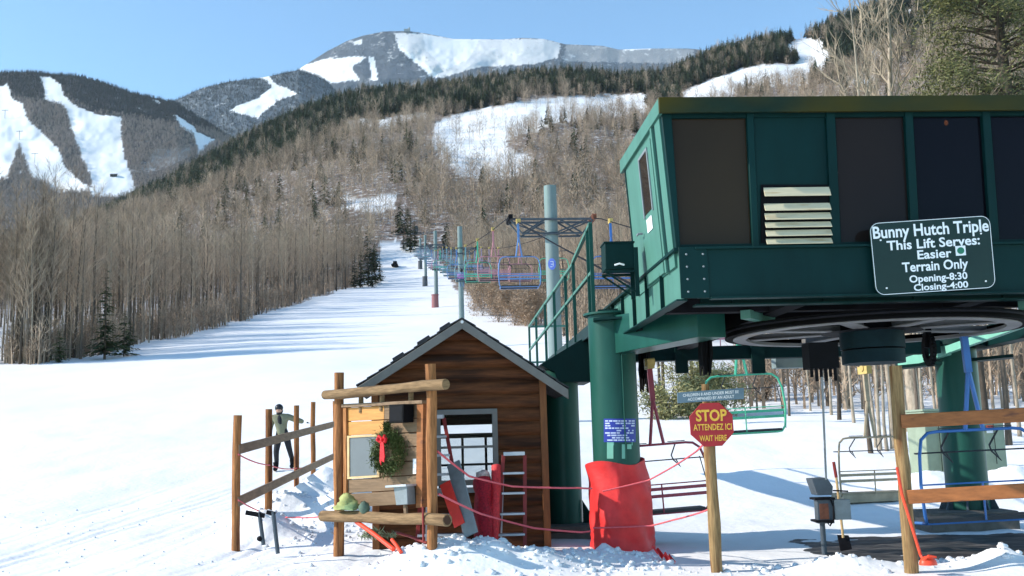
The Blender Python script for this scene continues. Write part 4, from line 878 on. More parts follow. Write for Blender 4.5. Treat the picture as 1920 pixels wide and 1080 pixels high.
# red crash pad
m = MB(); rings = []; n = 64; ptop = at(1160, 866, 14.6).z; pbot = gz(C1.x, 14.7) - .12
for i in range(25):
    f = i / 24; rr = []
    for j in range(n):
        a = 2 * math.pi * j / n; nx = math.cos(a); ny = math.sin(a)
        q = .44 + .022 * math.sin(a * 3 + 1) + .014 * math.sin(a * 7 + f * 9) * (1 - .3 * f) + .018 * math.exp(-((f - .22 - .03 * math.sin(a * 2)) / .03) ** 2) * -1 + .05 * (f > .8) * (f - .8) * 5 * max(0, -nx) + .012 * (1 - f) ** 3 * (1 + math.sin(a * 5))
        q += .02 * math.exp(-((a - 4.55 - .1 * f) / .07) ** 2) - .012 * math.exp(-((f - .12 - .05 * math.sin(a * 4)) / .025) ** 2)
        q -= .085 * float(smooth(np.array(f), .62, 1.0)) * (1 - max(0, -nx)); q += .008 * math.sin(9 * f + 3.5 * a) * math.sin(2.2 * a + 1) + .006 * math.sin(23 * f + 5 * a + 2)
        z = pbot + (ptop - pbot + .05 * math.sin(a * 2 + .6) - .07 * max(0, math.cos(a - math.pi)) ** 3) * f; rr.append(V(C1.x + .02 + nx * q, 15 + ny * q, z))
    rings.append(rr)
rings.append([V(C1.x, 15, 0) + (p_ - V(C1.x, 15, 0)) * .86 + Z3 * (p_.z * .14) for p_ in rings[-1]])
m.loft(rings, cap=False); pad = m.build('crash_pad', RED, None, 70); tag(pad, 'bright red vinyl crash pad wrapped around the foot of the front column', 'crash pad')
m = MB()
for k in range(26):
    f = k / 25; a = at(1222 + 34 * f, 1030 + 17 * f, 13.6); m.v.append((a.x, 13.6 + .1 * math.sin(f * 7), a.z + .03 * math.sin(f * 20) + .03)); m.v.append((a.x + .05, 13.45, a.z - .05 + .03 * math.sin(f * 20)))
m.f = [(2 * k, 2 * k + 1, 2 * k + 3, 2 * k + 2) for k in range(25)]; m.mi = [0] * 25; m.build('loose_flap', RED, pad)

# ------------------------------------------------------------------ lift towers, chairs, rope
def sheaves(mb, L=1.3, n=4):
    mb.bar(V(0, -L / 2, 0), V(0, L / 2, 0), .1, .14)
    for k in range(n):
        y = -L / 2 + L * (k + .5) / n; mb.tube([V(-.09, y, .05), V(.09, y, .05)], .125, 12)
    return mb
def tower(d, u, vtop, varm, rad, num, label):
    q = at(u, vtop, d); p = V(q.x, d, gz(q.x, d)); arm = at(u, varm, d).z; e = empty('lift_tower', p, label, 'lift tower', 'towers of the chairlift'); g = 1.8
    m = MB(); m.tube([p + V(0, 0, -.5), V(p.x, d, arm - .5), V(q.x, d, q.z)], [rad * 1.18, rad * 1.05, rad], 24); m.build('pole', TEALP, e, 30)
    def T(a, b, c): return V(p.x, d, arm) + LR * a + LD * b + Z3 * c
    m = MB(); r2 = .055
    for b in (-.35, .35):
        m.tube([T(-g, b, 0), T(g, b, 0)], r2, 6); m.tube([T(-g * .72, b, -.62), T(g * .72, b, -.62)], r2 * .8, 6)
        for s in (-1, 1): m.tube([T(s * g, b, 0), T(s * g * .72, b, -.62), T(s * .3, b, 0)], r2 * .8, 6); m.tube([T(s * .25, b, -.55), T(s * g * .85, b, -.05)], r2 * .6, 6)
    m.tube([T(0, 0, -.66), T(0, 0, -.56)], rad * 1.35, 20); m.build('crossarm', STEELB, e)
    for s in (-1, 1):
        m = sheaves(MB()); Mx = Matrix((( LR.x, LD.x, 0), (LR.y, LD.y, 0), (0, 0, 1))); o_ = T(s * g, 0, .02); m.v = [tuple(Mx @ Vector(v) + o_) for v in m.v]; m.build('sheave_assembly', RUST if num and s > 0 else DARK, e)
    if num:
        m = MB(); m.prism([at(1035, 495, d - rad * 1.15) + V(.17 * math.cos(k), 0, .25 * math.sin(k)) for k in np.arange(0, 6.2, .35)], V(0, .02, 0)); pl = m.build('number_plate', mat('pale_blue_plate', (.14, .2, .62), .5), e)
        m = MB(); c_ = at(1035, 495, d - rad * 1.15 - .01)
        for (x0, z0, x1, z1) in ((-.08, .1, .06, .12), (-.05, -.02, .07, 0), (-.08, -.13, .02, -.11), (.04, -.1, .06, .1)): m.obox(c_ + V(x0, 0, z0), V(x1 - x0, 0, 0), V(0, .006, 0), V(0, 0, z1 - z0 if z1 > z0 else .03))
        m.build('lettering', LETW, pl)
        m = MB()
        for k in range(14): m.tube([V(p.x + rad + .02, d - .2, p.z + 2 + k * .4), V(p.x + rad + .3, d - .2, p.z + 2 + k * .4)], .015, 5)
        m.build('ladder_rungs', STEELB, e)
    return e, T
TW = [(44, 1031, 349, 414, .27, True, 'nearest and thickest pale teal lift tower with blue number plate, above the catwalk'), (114, 862, 425, 466, .27, False, 'second lift tower rising behind the ridge of the wooden hut'), (200, 816, 433, 459, .34, False, 'slim lift tower with a red pad round its foot on open snow'),
      (290, 797, 441, 462, .36, False, 'small distant lift tower just left of the padded one'), (345, 788, 447, 465, .36, False, 'farther lift tower second from the top of the line'), (400, 781, 452, 468, .36, False, 'farthest lift tower at the top of the line')]
ARMS = []
for t in TW:
    e, T = tower(*t); ARMS.append((T(-1.8, 0, .2), T(1.8, 0, .2)))
p = ground_at(816, 200); m = MB(); m.tube([p + V(0, 0, -.2), p + V(0, 0, 2.4)], [.72, .66], 18); m.tube([p + V(0, 0, 2.4), p + V(0, 0, 2.55)], .75, 18); tag(m.build('tower_pad', mat('faded_red_pad', (.30, .13, .13), .7), None), 'faded red pad around the foot of the third lift tower', 'crash pad')
for d, u, lab in ((290, 797, 'dark pad round the foot of the small tower left of the padded one'), (345, 788, 'dark grey pad on the tower second from the top'), (400, 781, 'dark pad round the foot of the farthest lift tower')):
    p = ground_at(u, d); m = MB(); m.tube([p + V(0, 0, -.2), p + V(0, 0, 2.6)], [.75, .7], 14); m.tube([p + V(0, 0, 2.6), p + V(0, 0, 2.75)], .78, 14); tag(m.build('tower_pad', mat('grey_pad', (.09, .10, .11), .7), None), lab, 'crash pad')
wl = V(lift_x(13) - WR, 13, 2.9); wr = V(lift_x(13) + WR, 13, 2.9)
ropeL = [wl] + [a[0] for a in ARMS]; ropeR = [wr] + [a[1] for a in ARMS]
def rope_at(side, d):
    pts = ropeL if side == 0 else ropeR
    for i in range(len(pts) - 1):
        if d <= pts[i + 1].y or i == len(pts) - 2:
            f = (d - pts[i].y) / (pts[i + 1].y - pts[i].y); q = pts[i].lerp(pts[i + 1], f); q.z -= 0.010 * (pts[i + 1].y - pts[i].y) * 4 * f * (1 - f) * (1 if i else .3); return q
m = MB()
for s in (0, 1):
    m.tube([rope_at(s, 13 + (400 - 13) * k / 120) for k in range(121)], .022, 5)
m.tube([V(WC.x + WR * math.cos(a), WC.y + WR * math.sin(a), 2.9) for a in np.linspace(math.pi, 2 * math.pi, 30)], .022, 5)
tag(m.build('haul_rope', DARK, None), 'thin grey steel haul rope running from the bullwheel over all the towers', 'rope')

CW_, CH, HL = 1.6, 1.18, 1.38
def chair_meshes(colour):
    mt = CHAIRC[colour]; out = []
    m = MB(); h = CW_ / 2; P = []
    for s in (-1, 1):
        side = [V(s * (h - .06), .40, -HL - CH - .02), V(s * (h - .05), .02, -HL - CH), V(s * h, -.06, -HL - CH + .1), V(s * (h + .03), -.10, -HL - CH + .5), V(s * h, -.08, -HL - .3), V(s * (h - .06), -.03, -HL - .1), V(s * (h - .17), 0, -HL - .015), V(s * (h - .3), 0, -HL)]
        P += side if s < 0 else side[::-1]
    m.tube(P, .022, 8); m.tube([V(-h + .06, .40, -HL - CH - .02), V(h - .06, .40, -HL - CH - .02)], .02, 6); m.tube([V(-h + .05, 0, -HL - CH), V(h - .05, 0, -HL - CH)], .02, 6); out.append(('frame', m.mesh('frame', mt, None, 50)))
    m = MB(); m.bar(V(0, 0, 0), V(0, -.02, -HL * .45), .09, .06, up=(0, 1, 0)); m.tube([V(0, -.02, -HL * .42), V(-.12, 0, -HL)], .03, 6); m.tube([V(0, -.02, -HL * .42), V(.12, 0, -HL)], .03, 6); out.append(('hanger', m.mesh('hanger', mt, None, 50)))
    m = MB(); m.box((0, 0, .02), .12, .34, .16); m.tube([V(-.08, 0, .06), V(.1, 0, .06)], .07, 10); out.append(('grip', m.mesh('grip', BRASS)))
    m = MB(); m.box((0, .19, -HL - CH + .03), CW_ - .12, .42, .05); m.box((0, .40, -HL - CH + .01), CW_ - .14, .05, .07); 
    if colour == 'tan': m.box((0, .16, -HL - CH - .06), CW_ - .1, .44, .16)
    out.append(('seat', m.mesh('seat', mt if colour == 'tan' else SEATM)))
    m = MB()
    for z in (.30, .42): m.box((0, -.07, -HL - CH + z), CW_ - .02, .02, .055)
    m.tube([V(-h, -.075, -HL - CH + .50), V(h, -.075, -HL - CH + .50)], .012, 6); m.tube([V(0, -.06, -HL - CH + .02), V(0, -.075, -HL - CH + .50)], .014, 6); out.append(('backrest', m.mesh('backrest', mt)))
    m = MB(); yb = .22; zt = -HL - .26
    m.tube([V(-h + .02, -.02, -HL - .28), V(-h + .06, yb, zt - .02), V(h - .06, yb, zt - .02), V(h - .02, -.02, -HL - .28)], .012, 6); m.tube([V(h - .02, yb, zt), V(h + .1, yb + .1, zt - .5), V(h + .12, yb + .1, -HL - CH + .05)], .010, 5)
    for x in (-.33, .33): m.tube([V(x, 0, -HL + .01), V(x - .06, yb * .8, zt + .05), V(x - .02, yb, zt - .03), V(x + .10, yb, zt - .16), V(x + .02, yb, zt - .02)], .013, 5); m.box((x * 1.02, -.02, -HL + .035), .3, .05, .014)
    out.append(('safety_bar', m.mesh('safety_bar', SEATM)))
    return out
CMESH = {k: chair_meshes(k) for k in CHAIRC}
def chair(q, colour, label, group=None, rz=0, swing=0, far=False, sc=1.0):
    e = empty('lift_chair', q, label, 'lift chair', group); e.rotation_euler = (0, swing, rz); e.scale = (sc, sc, sc)
    for nm, me in CMESH[colour]:
        if far and nm in ('safety_bar', 'grip'): continue
        o = bpy.data.objects.new(nm, me); COL.objects.link(o); o.parent = e
    return e
LZ = math.atan2(-LX, LY)
zz = lambda d, vseat, u=1400: at(u, vseat, d).z + HL + CH
q = at(1197, 700, 14.9); chair(V(at(1218, 700, 15.4).x, 15.4, at(1222, 834, 15.4).z + HL * .84), 'red', 'plum red empty chair hanging just behind the padded front column', None, .06, -.05, sc=.84)
chair(V(at(1386, 705, 21.5).x, 21.5, at(1393, 703, 21.5).z + HL), 'green', 'mint green empty chair behind the stop sign', None, .03, -.03)
chair(V(at(1822, 800, 13.9).x, 13.9, at(1822, 806, 13.9).z + HL), 'deepblue', 'bright blue empty chair waiting behind the orange rails', None, .04, -.02)
cols_ = ['blue', 'pink', 'green', 'teal', 'blue', 'teal', 'purple', 'pink', 'green', 'teal', 'teal', 'purple']
LBL = {'blue': 'small light blue chair', 'pink': 'small faded pink chair', 'green': 'small mint green chair', 'teal': 'small grey teal chair', 'purple': 'small faded violet chair'}
seq = [(0, 40, 'blue', 'light blue empty chair hanging from the nearest tower beside the railing'), (0, 52, 'pink', 'faded pink empty chair overlapping the light blue chair'), (0, 63, 'green', 'mint green chair with a slim hanger left of the pink chair'), (0, 75, 'teal', 'grey teal chair carrying a seated rider in violet'),
       (1, 40, 'deepblue', 'blue chair half hidden behind the catwalk railing'), (1, 56, 'green', 'mint chair seen through the blue chair near the first tower'), (1, 72, 'pink', 'pink chair on the right rope behind the light blue chair'), (1, 26, 'pink', 'pale pink chair mostly hidden by the electrical box bracket')]
for s, d, c, lab in seq: chair(rope_at(s, d), c, lab, None, LZ)
k = 0
for s in (0, 1):
    d = 88
    while d < 330:
        c = cols_[(k * 5 + s * 3) % len(cols_)] if d < 180 else ('teal' if k % 3 else 'purple'); sd_ = 'left' if s == 0 else 'right'
        chair(rope_at(s, d), c, LBL[c] + ' far up the line on the %s hand rope' % sd_, LBL[c] + 's far up the ' + sd_ + ' rope', LZ, 0, d > 150); k += 1; d += 9.5
# chair parked low by the trees
tn = at(1632, 835, 22); e = chair(V(tn.x, 22, at(1632, 838, 22).z + HL + .2), 'tan', 'tan and rust parked chair hanging low beside the orange fence post', None, .25, 0)
# ------------------------------------------------------------------ wooden hut
HD = 15.0; hb = at(706, 1030, HD); hR = V(math.cos(R(5)), math.sin(R(5)), 0); hF = V(-hR.y, hR.x, 0)
hp = lambda u, v: hit(u, v, V(hb.x, HD, 0), hF)
H0 = V(hb.x, HD, 0); HWID = (hp(1025, 1000) - H0).dot(hR); zE = hp(1025, 712).z; apx = hp(865, 613); HAX = (apx - H0).dot(hR); zA = apx.z; HDEP = 1.9
def HP(a, b, z): return H0 + hR * a + hF * b + Z3 * z
hut = empty('hut', HP(HWID / 2, HDEP / 2, .1), 'small brown wooden hut with grey gable roof in the snow', 'hut')
zL = zE - .02
def ext(z):
    if z <= zE: return 0, HWID
    f = (zA - z) / (zA - zE); return HAX - HAX * max(f, .004), HAX + (HWID - HAX) * max(f, .004)
wa0 = (hp(833, 850) - H0).dot(hR) - .12; wa1 = (hp(934, 850) - H0).dot(hR); wz0, wz1 = hp(930, 908).z, hp(930, 766).z
course = (zA + .1) / 17
def siding(mb, b, sgn, win):
    k = 0; z = -.1
    while z < zA - .02:
        z1 = min(z + course, zA - .005)
        l0, r0 = ext(z); l1, r1 = ext(z1)
        segs = [(l0, l1, r0, r1)]
        if win and z1 > win[2] + .02 and z < win[3] - .02: segs = [(l0, l1, win[0], win[0]), (win[1], win[1], r0, r1)]
        for (a0, a1, c0, c1) in segs:
            prof = [(0, 0.0), (.12, .020), (.35, .034), (.65, .032), (.9, .014), (1, .0)]
            vs = []
            for f, o in prof:
                zz_ = z + (z1 - z) * f; a = a0 + (a1 - a0) * f; c = c0 + (c1 - c0) * f
                vs += [HP(a, b - sgn * o, zz_), HP(c, b - sgn * o, zz_)]
            fs = [(2 * i, 2 * i + 1, 2 * i + 3, 2 * i + 2) for i in range(5)]
            if sgn < 0: fs = [f[::-1] for f in fs]
            mb.add(vs, fs)
        z = z1
    return mb
m = siding(MB(), 0, 1, (wa0, wa1, wz0, wz1)); m.build('front_wall', SIDING, hut, 60)
bw = (.55, HWID - .35, .75, 1.75)
m = siding(MB(), HDEP, -1, bw); m.build('back_wall', SIDING, hut, 60)
m = MB(); m.obox(HP(0, .01, -.1), hR * .06, hF * (HDEP - .02), Z3 * (zE + .1)); m.obox(HP(HWID - .06, .01, -.1), hR * .06, hF * (HDEP - .02), Z3 * (zE + .1)); m.build('side_wall', SIDING, hut)
m = MB(); m.obox(HP(.07, .1, .02), hR * (HWID - .14), hF * (HDEP - .2), Z3 * .05); m.obox(HP(.2, 1.0, .07), hR * .5, hF * .5, Z3 * .6); m.build('floor_and_bench', DARK, hut)
m = MB(); m.obox(HP(HWID - .045, -.055, -.05), hR * .10, hF * .06, Z3 * (zE + .05)); m.build('corner_board', TRIMO, hut, bevel=.006)
m = MB(); m.obox(HP(-.055, -.055, -.05), hR * .10, hF * .06, Z3 * (zE + .05)); m.build('corner_board', TRIMO, hut, bevel=.006)
# roof
eL = hp(672, 729); eRr = hp(1060, 733); aL = (eL - H0).dot(hR); aR = (eRr - H0).dot(hR); rt = hp(865, 604).z
ze = lambda a: rt - (rt - eL.z) * (HAX - a) / (HAX - aL) if a < HAX else rt - (rt - eRr.z) * (a - HAX) / (aR - HAX)
roof = None
for s, (aa, zz_) in enumerate(((aL, eL.z), (aR, eRr.z))):
    m = MB(); sl = Vector((aa - HAX, zz_ - rt)).normalized(); up_ = Vector((-sl.y, sl.x)) if s else Vector((sl.y, -sl.x))
    for k in range(9):   # shingle courses, each lapping over the next
        f0, f1 = k / 9, (k + 1.18) / 9; f1 = min(f1, 1.01)
        a0, z0 = HAX + (aa - HAX) * f0, rt + (zz_ - rt) * f0; a1, z1 = HAX + (aa - HAX) * f1, rt + (zz_ - rt) * f1
        P = [HP(a0, -.30, z0 + .012 + .004), HP(a1, -.30, z1 + .035), HP(a1, -.30, z1 + .055), HP(a0, -.30, z0 + .036)]
        m.prism(P, hF * (HDEP + .6))
    m.prism([HP(HAX, -.27, rt - .06), HP(aa, -.27, zz_ - .06), HP(aa, -.27, zz_ + .012), HP(HAX, -.27, rt + .012)], hF * (HDEP + .5))
    o = m.build('roof_slope', SHING, hut, 0)
    m = MB(); m.prism([HP(HAX, -.32, rt - .13), HP(aa, -.32, zz_ - .13), HP(aa, -.32, zz_ + .005), HP(HAX, -.32, rt + .005)], hF * .045); m.build('barge_board', FASCG, hut, bevel=.005)
m = MB(); 
for k, (f0, f1) in enumerate(((.30, .42), (.55, .66), (.10, .2))):
    a0 = HAX + (aL - HAX) * f0; a1 = HAX + (aL - HAX) * f1; m.prism([HP(a0, -.1, ze(a0) + .05), HP(a1, -.1, ze(a1) + .05), HP(a1 - .02, -.1, ze(a1) + .10), HP(a0 - .03, -.1, ze(a0) + .09)], hF * 1.2)
    if k < 2: a0 = HAX + (aR - HAX) * (f0 + .1); a1 = HAX + (aR - HAX) * (f1 + .1); m.prism([HP(a0, -.1, ze(a0) + .05), HP(a1, -.1, ze(a1) + .05), HP(a1 - .02, -.1, ze(a1) + .09), HP(a0 - .03, -.1, ze(a0) + .09)], hF * 1.2)
m.build('lifted_shingle', SHING, hut, 0)
m = MB(); m.tube([HP(HAX, -.34, rt - .035), HP(HAX, -.30, rt - .035)], .022, 10); m.build('ridge_bolt', WHITE, hut)
# windows
def window(a0, a1, z0, z1, b, s, cols=2, rows=2, w=.075):
    f = MB()
    for p_, ex, ez in ((HP(a0 - .0, b, z0), a1 - a0, w), (HP(a0, b, z1 - w), a1 - a0, w)): f.obox(p_, hR * ex, hF * .1 * s, Z3 * ez)
    f.obox(HP(a0, b, z0 + w), hR * w, hF * .1 * s, Z3 * (z1 - z0 - 2 * w)); f.obox(HP(a1 - w, b, z0 + w), hR * w, hF * .1 * s, Z3 * (z1 - z0 - 2 * w))
    fo = f.build('window', FASCG, hut, bevel=.004)
    g = MB(); g.obox(HP(a0 + w, b + .045 * s, z0 + w), hR * (a1 - a0 - 2 * w), hF * .008 * s, Z3 * (z1 - z0 - 2 * w)); g.build('pane', CLEAR, fo)
    g = MB()
    for k in range(1, cols): g.obox(HP(a0 + (a1 - a0) * k / cols - .02, b + .02 * s, z0 + w), hR * .04, hF * .02 * s, Z3 * (z1 - z0 - 2 * w))
    for k in range(1, rows): g.obox(HP(a0 + w, b + .018 * s, z0 + (z1 - z0) * k / rows - .018), hR * (a1 - a0 - 2 * w), hF * .024 * s, Z3 * .036)
    if cols > 1 or rows > 1: g.build('glazing_bar', FASCG, fo)
window(wa0, wa1, wz0, wz1, -.045, 1, 1, 2); window(bw[0], bw[1], bw[2], bw[3], HDEP + .045, -1, 4, 2)
m = MB(); m.obox(HP(wa1 - 1.0, -.16, wz0 - .10), hR * 1.02, hF * .14, Z3 * .07); m.build('window_ledge', GREYM, hut)
m = MB()
for k in range(5):   # white skirting pebbles hidden by snow: a plank step beside the hut
    m.obox(HP(HWID + .06 + .02 * k, .2 + .22 * k, .0 + .012 * (k % 2)), hR * .75, hF * .18, Z3 * .05)
tag(m.build('plank_step', mat('old_planks', (.36, .31, .25), .8, .25, 7), None), 'weathered plank walkway on the snow between hut and dark rear column', 'walkway')

# ------------------------------------------------------------------ log frame with notice board
PL, PR_ = ground_at(636, 14.4), ground_at(811, 13.05); FX = V(PR_.x - PL.x, PR_.y - PL.y, 0); FL = FX.length; FX = FX / FL; FN = V(FX.y, -FX.x, 0)   # FN faces the camera side
lf = empty('log_frame', V((PL.x + PR_.x) / 2, (PL.y + PR_.y) / 2, 0), 'rustic log frame holding a plank notice board in front of the hut', 'log frame')
fp = lambda u, v, o=0.0: hit(u, v, PL + FN * o, FN)
def wob(a, b, r, n=7, sides=12, j=.012, seed=0):
    rn = random.Random(seed); a, b = Vector(a), Vector(b); pts = [a.lerp(b, i / (n - 1)) + V(rn.uniform(-j, j), rn.uniform(-j, j), rn.uniform(-j, j)) for i in range(n)]; m = MB(); m.tube(pts, [r * rn.uniform(.93, 1.07) for _ in range(n)], sides); return m
q = fp(637, 697); wob(V(PL.x, PL.y, -.2), V(PL.x, PL.y, q.z), .070, seed=1).build('post', LOG, lf, 50)
q = fp(813, 680); wob(V(PR_.x, PR_.y, -.2), V(PR_.x + .01, PR_.y, q.z), .066, seed=2).build('post', LOG, lf, 50)
wob(fp(610, 740, .13), fp(836, 721, .13), .066, seed=3).build('top_rail', LOGH, lf, 50)
rl = wob(fp(606, 967, .13), fp(838, 975, .13), .072, seed=4).build('bottom_rail', LOGH, lf, 50)
m = MB(); e0 = fp(838, 975, .13); m.tube([e0 + FX * .004, e0 + FX * .012], .058, 14); m.build('cut_end', mat('dark_end_grain', (.07, .035, .02), .9), rl)
for u0, v0, v1 in ((677, 742, 766), (716, 740, 762), (771, 730, 760)): wob(fp(u0, v1 + 8, -.03), fp(u0, v0 - 12, -.03), .035, 3, 8, .004, u0).build('short_stub', LOGH, lf, 50)
bd = MB()
bdm = [fp(648, 764, -.02), fp(792, 757, -.02), fp(790, 944, -.02), fp(649, 953, -.02)]
def B(s, t, o=0.0): return (bdm[0] * (1 - s) + bdm[1] * s) * (1 - t) + (bdm[3] * (1 - s) + bdm[2] * s) * t + FN * o
nb_ = 7
bo = empty('notice_board', B(.5, 1), None, None); bo.parent = lf; bo.location = B(.5, 1) - lf.location; bo.empty_display_size = .1
for k in range(nb_):
    t0, t1 = k / nb_ + .004, (k + 1) / nb_ - .004
    for (s0, s1, mt) in (((.0, .52, PLANKO if k < 2 else PLANKG), (.523, 1, PLANKG)) if k < 3 else ((0, 1, PLANKG),)):  # upper left planks hold the sun patch as orange colour
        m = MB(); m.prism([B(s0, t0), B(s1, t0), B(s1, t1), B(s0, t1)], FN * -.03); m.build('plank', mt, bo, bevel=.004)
m = MB(); m.prism([B(-.02, -.035, .05), B(1.03, -.035, .05), B(1.03, -.0, .05), B(-.02, -.0, .05)], FN * -.12); m.build('cap_board', RAILG, bo, bevel=.004)
m = MB(); m.prism([B(-.015, 0, .03), B(.03, 0, .03), B(.03, 1, .03), B(-.015, 1, .03)], FN * -.09); m.build('side_board', LOG, bo, bevel=.004)
m = MB(); m.prism([B(.955, 0, .03), B(1.03, 0, .03), B(1.03, 1.04, .03), B(.955, 1.04, .03)], FN * -.09); m.build('side_board', LOGO, bo, bevel=.004)
s0, s1, t0, t1 = .035, .475, .285, .715
m = MB(); m.prism([B(s0 + .03, t0 + .02, .008), B(s1 - .03, t0 + .02, .008), B(s1 - .03, t1 - .02, .008), B(s0 + .03, t1 - .02, .008)], FN * -.006); m.build('grey_panel', SLATEB, bo)
m = MB()
for q in ((s0, s1, t0, t0 + .022), (s0, s1, t1 - .022, t1), (s0, s0 + .03, t0 + .0225, t1 - .0225), (s1 - .03, s1, t0 + .0225, t1 - .0225)): m.prism([B(q[0], q[2], .022), B(q[1], q[2], .022), B(q[1], q[3], .022), B(q[0], q[3], .022)], FN * -.02)
m.build('panel_frame', PINE, bo, bevel=.002)
m = MB(); m.prism([B(.74, .0, .20), B(.92, .0, .20), B(.92, .185, .20), B(.74, .185, .20)], FN * -.17); lo = m.build('loudspeaker', BLACKP, bo, bevel=.008)
m = MB(); m.prism([B(.755, .02, .204), B(.905, .02, .204), B(.905, .165, .204), B(.755, .165, .204)], FN * -.003); m.build('speaker_grille', DARK, lo)
m = MB(); m.tube([B(.425, .445, .03), B(.425, .445, .09), B(.425, .60, .09), B(.425, .60, .03)], .014, 6); m.tube([B(.475, .445, .03), B(.475, .445, .09), B(.475, .60, .09), B(.475, .60, .03)], .014, 6); m.build('handle', GREYM, bo)
m = MB(); m.prism([B(.90, .55, .012), B(.94, .55, .012), B(.94, .70, .012), B(.90, .70, .012)], FN * -.01); m.build('white_card', WHITE, bo)
# small grey letter box under the board
mb_ = empty('letter_box', B(.87, .98, .1), 'small grey metal letter box fixed low on the notice board post', 'box')
m = MB(); m.prism([B(.78, .82, .17), B(.945, .82, .17), B(.945, 1.0, .15), B(.80, 1.0, .15)], FN * -.13); m.build('body', GREYM, mb_, bevel=.006)
m = MB(); m.prism([B(.73, .80, .24), B(.96, .80, .20), B(.96, .822, .20), B(.73, .822, .24)], FN * -.2); m.build('lid', ALU, mb_, bevel=.003)
m = MB(); m.bar(B(.86, 1.0, .08), B(.86, 1.12, .06), .05, .03, up=FN); m.build('bracket', RAILG, mb_)
# wreath
wc_ = B(.655, .475, .10); wr_ = empty('wreath', B(.655, .72, .1), 'round evergreen wreath with red ribbon hung on the plank board', 'wreath'); rn = random.Random(9); C = MB()
BX = (B(1, .5) - B(0, .5)).normalized(); BZ = Z3
for i in range(3400):
    a = rn.uniform(0, 6.283); rr = .20 + rn.gauss(0, .045); c = wc_ + BX * math.cos(a) * rr * 1.12 + BZ * math.sin(a) * rr * 1.02 + FN * rn.gauss(0, .045); d = (BX * (math.cos(a) * .6 - math.sin(a) * .7) + BZ * (math.sin(a) * .6 + math.cos(a) * .7) + V(rn.gauss(0, .6), rn.gauss(0, .6), rn.gauss(0, .6)) + FN * .3).normalized(); o = d.orthogonal().normalized(); s = rn.uniform(.03, .075)
    C.add([c - o * .006, c + o * .006, c + d * s], [(0, 1, 2)])
for i in range(420):
    c = wc_ + BZ * (.24 + rn.random() * .13) + BX * rn.gauss(-.01, .035); d = (BZ * .5 + V(rn.gauss(0, .6), rn.gauss(0, .6), rn.gauss(0, .6))).normalized(); o = d.orthogonal().normalized(); C.add([c - o * .006, c + o * .006, c + d * .06], [(0, 1, 2)])
C.build('evergreen_ring', mat('wreath_needles', (.06, .085, .022), .7, .45, 9), wr_, 0)
m = MB(); q = wc_ + BX * .02 + FN * .10
for s in (-1, 1): m.tube([q + BZ * .17, q + BX * s * .06 + BZ * .21 + FN * .02, q + BX * s * .085 + BZ * .17 + FN * .02, q + BX * s * .05 + BZ * .135, q + BZ * .165], [.014, .022, .026, .022, .012], 6)
m.prism([q + BZ * .17 - BX * .03, q + BZ * .17 + BX * .02, q + BX * .045 - BZ * .05, q + BX * .03 - BZ * .12, q - BX * .02 - BZ * .10], FN * .012); m.prism([q + BZ * .16 - BX * .04, q + BZ * .16 + BX * .0, q - BX * .035 - BZ * .16, q - BX * .06 - BZ * .10], FN * .010); m.ball(q + BZ * .165 + FN * .02, .025, n=8, k=6); m.build('ribbon', mat('ribbon_red', (.62, .012, .02), .5), wr_, 60)
# cloth bundle on the rail and bough under it
m = MB(); q = fp(652, 950, .16); rn = random.Random(4); rings = []
for i in range(9):
    f = i / 8; rr = []
    for j in range(14):
        a = 2 * math.pi * j / 14; r0 = (.17 * (1 - f) ** .6 + .03) * (1 + .22 * math.sin(a * 3 + i * .9) + rn.uniform(-.1, .1)); rr.append(q + FX * (math.cos(a) * r0 * 1.0 - .03 * f) + FN * math.sin(a) * r0 * .7 + Z3 * (.20 * f - .03 + rn.uniform(-.015, .015)))
    rings.append(rr)
m.loft(rings); tag(m.build('jacket_bundle', mat('yellow_green_cloth', (.36, .38, .14), .8, .25, 6, .01, col2=(.16, .24, .11), c2=(.5, .62)), None, 60), 'crumpled yellow green jacket lying on the bottom log rail', 'jacket')
m = MB(); q = fp(683, 952, .15); m.ball(q, .07, .07, .085, 10, 7, .12); tag(m.build('cloth_bag', mat('dark_sage_cloth', (.10, .15, .11), .8, .3, 9, .01), None, 60), 'dark sage cloth bag beside the jacket on the log rail', 'bag')
C = leafy(500, .2, .10, .10, .06, 77, 8); q = fp(702, 1003, .05); C.v = [(p_[0] + q.x, p_[1] + q.y, p_[2] + q.z - .04) for p_ in C.v]; tag(C.build('cut_bough', mat('sage_bough', (.24, .28, .17), .8, .3, 6), None, 0), 'cut grey green bough hanging under the bottom log rail', 'bough')
# red poles under the rail
for (a, b, r, lab) in ((fp(668, 978, .1), fp(738, 1030, .25), .030, 'thick red pole slanting down under the left of the log rail'), (fp(735, 1012, .2), fp(752, 1036, .3), .024, 'short red pole end lying by the foot of the slanting pole'), (fp(742, 998, -.2), fp(800, 1018, -.1), .018, 'thin red pole lying level behind the log rail'), (fp(793, 950, .2), fp(794, 1016, .2), .014, 'thin upright red stake in front of the log rail')):
    m = MB(); m.tube([a, (a + b) / 2 + V(0, 0, .01), b], r, 10); tag(m.build('red_pole', ORANGE if r > .02 else REDP, None, 50), lab, 'pole')
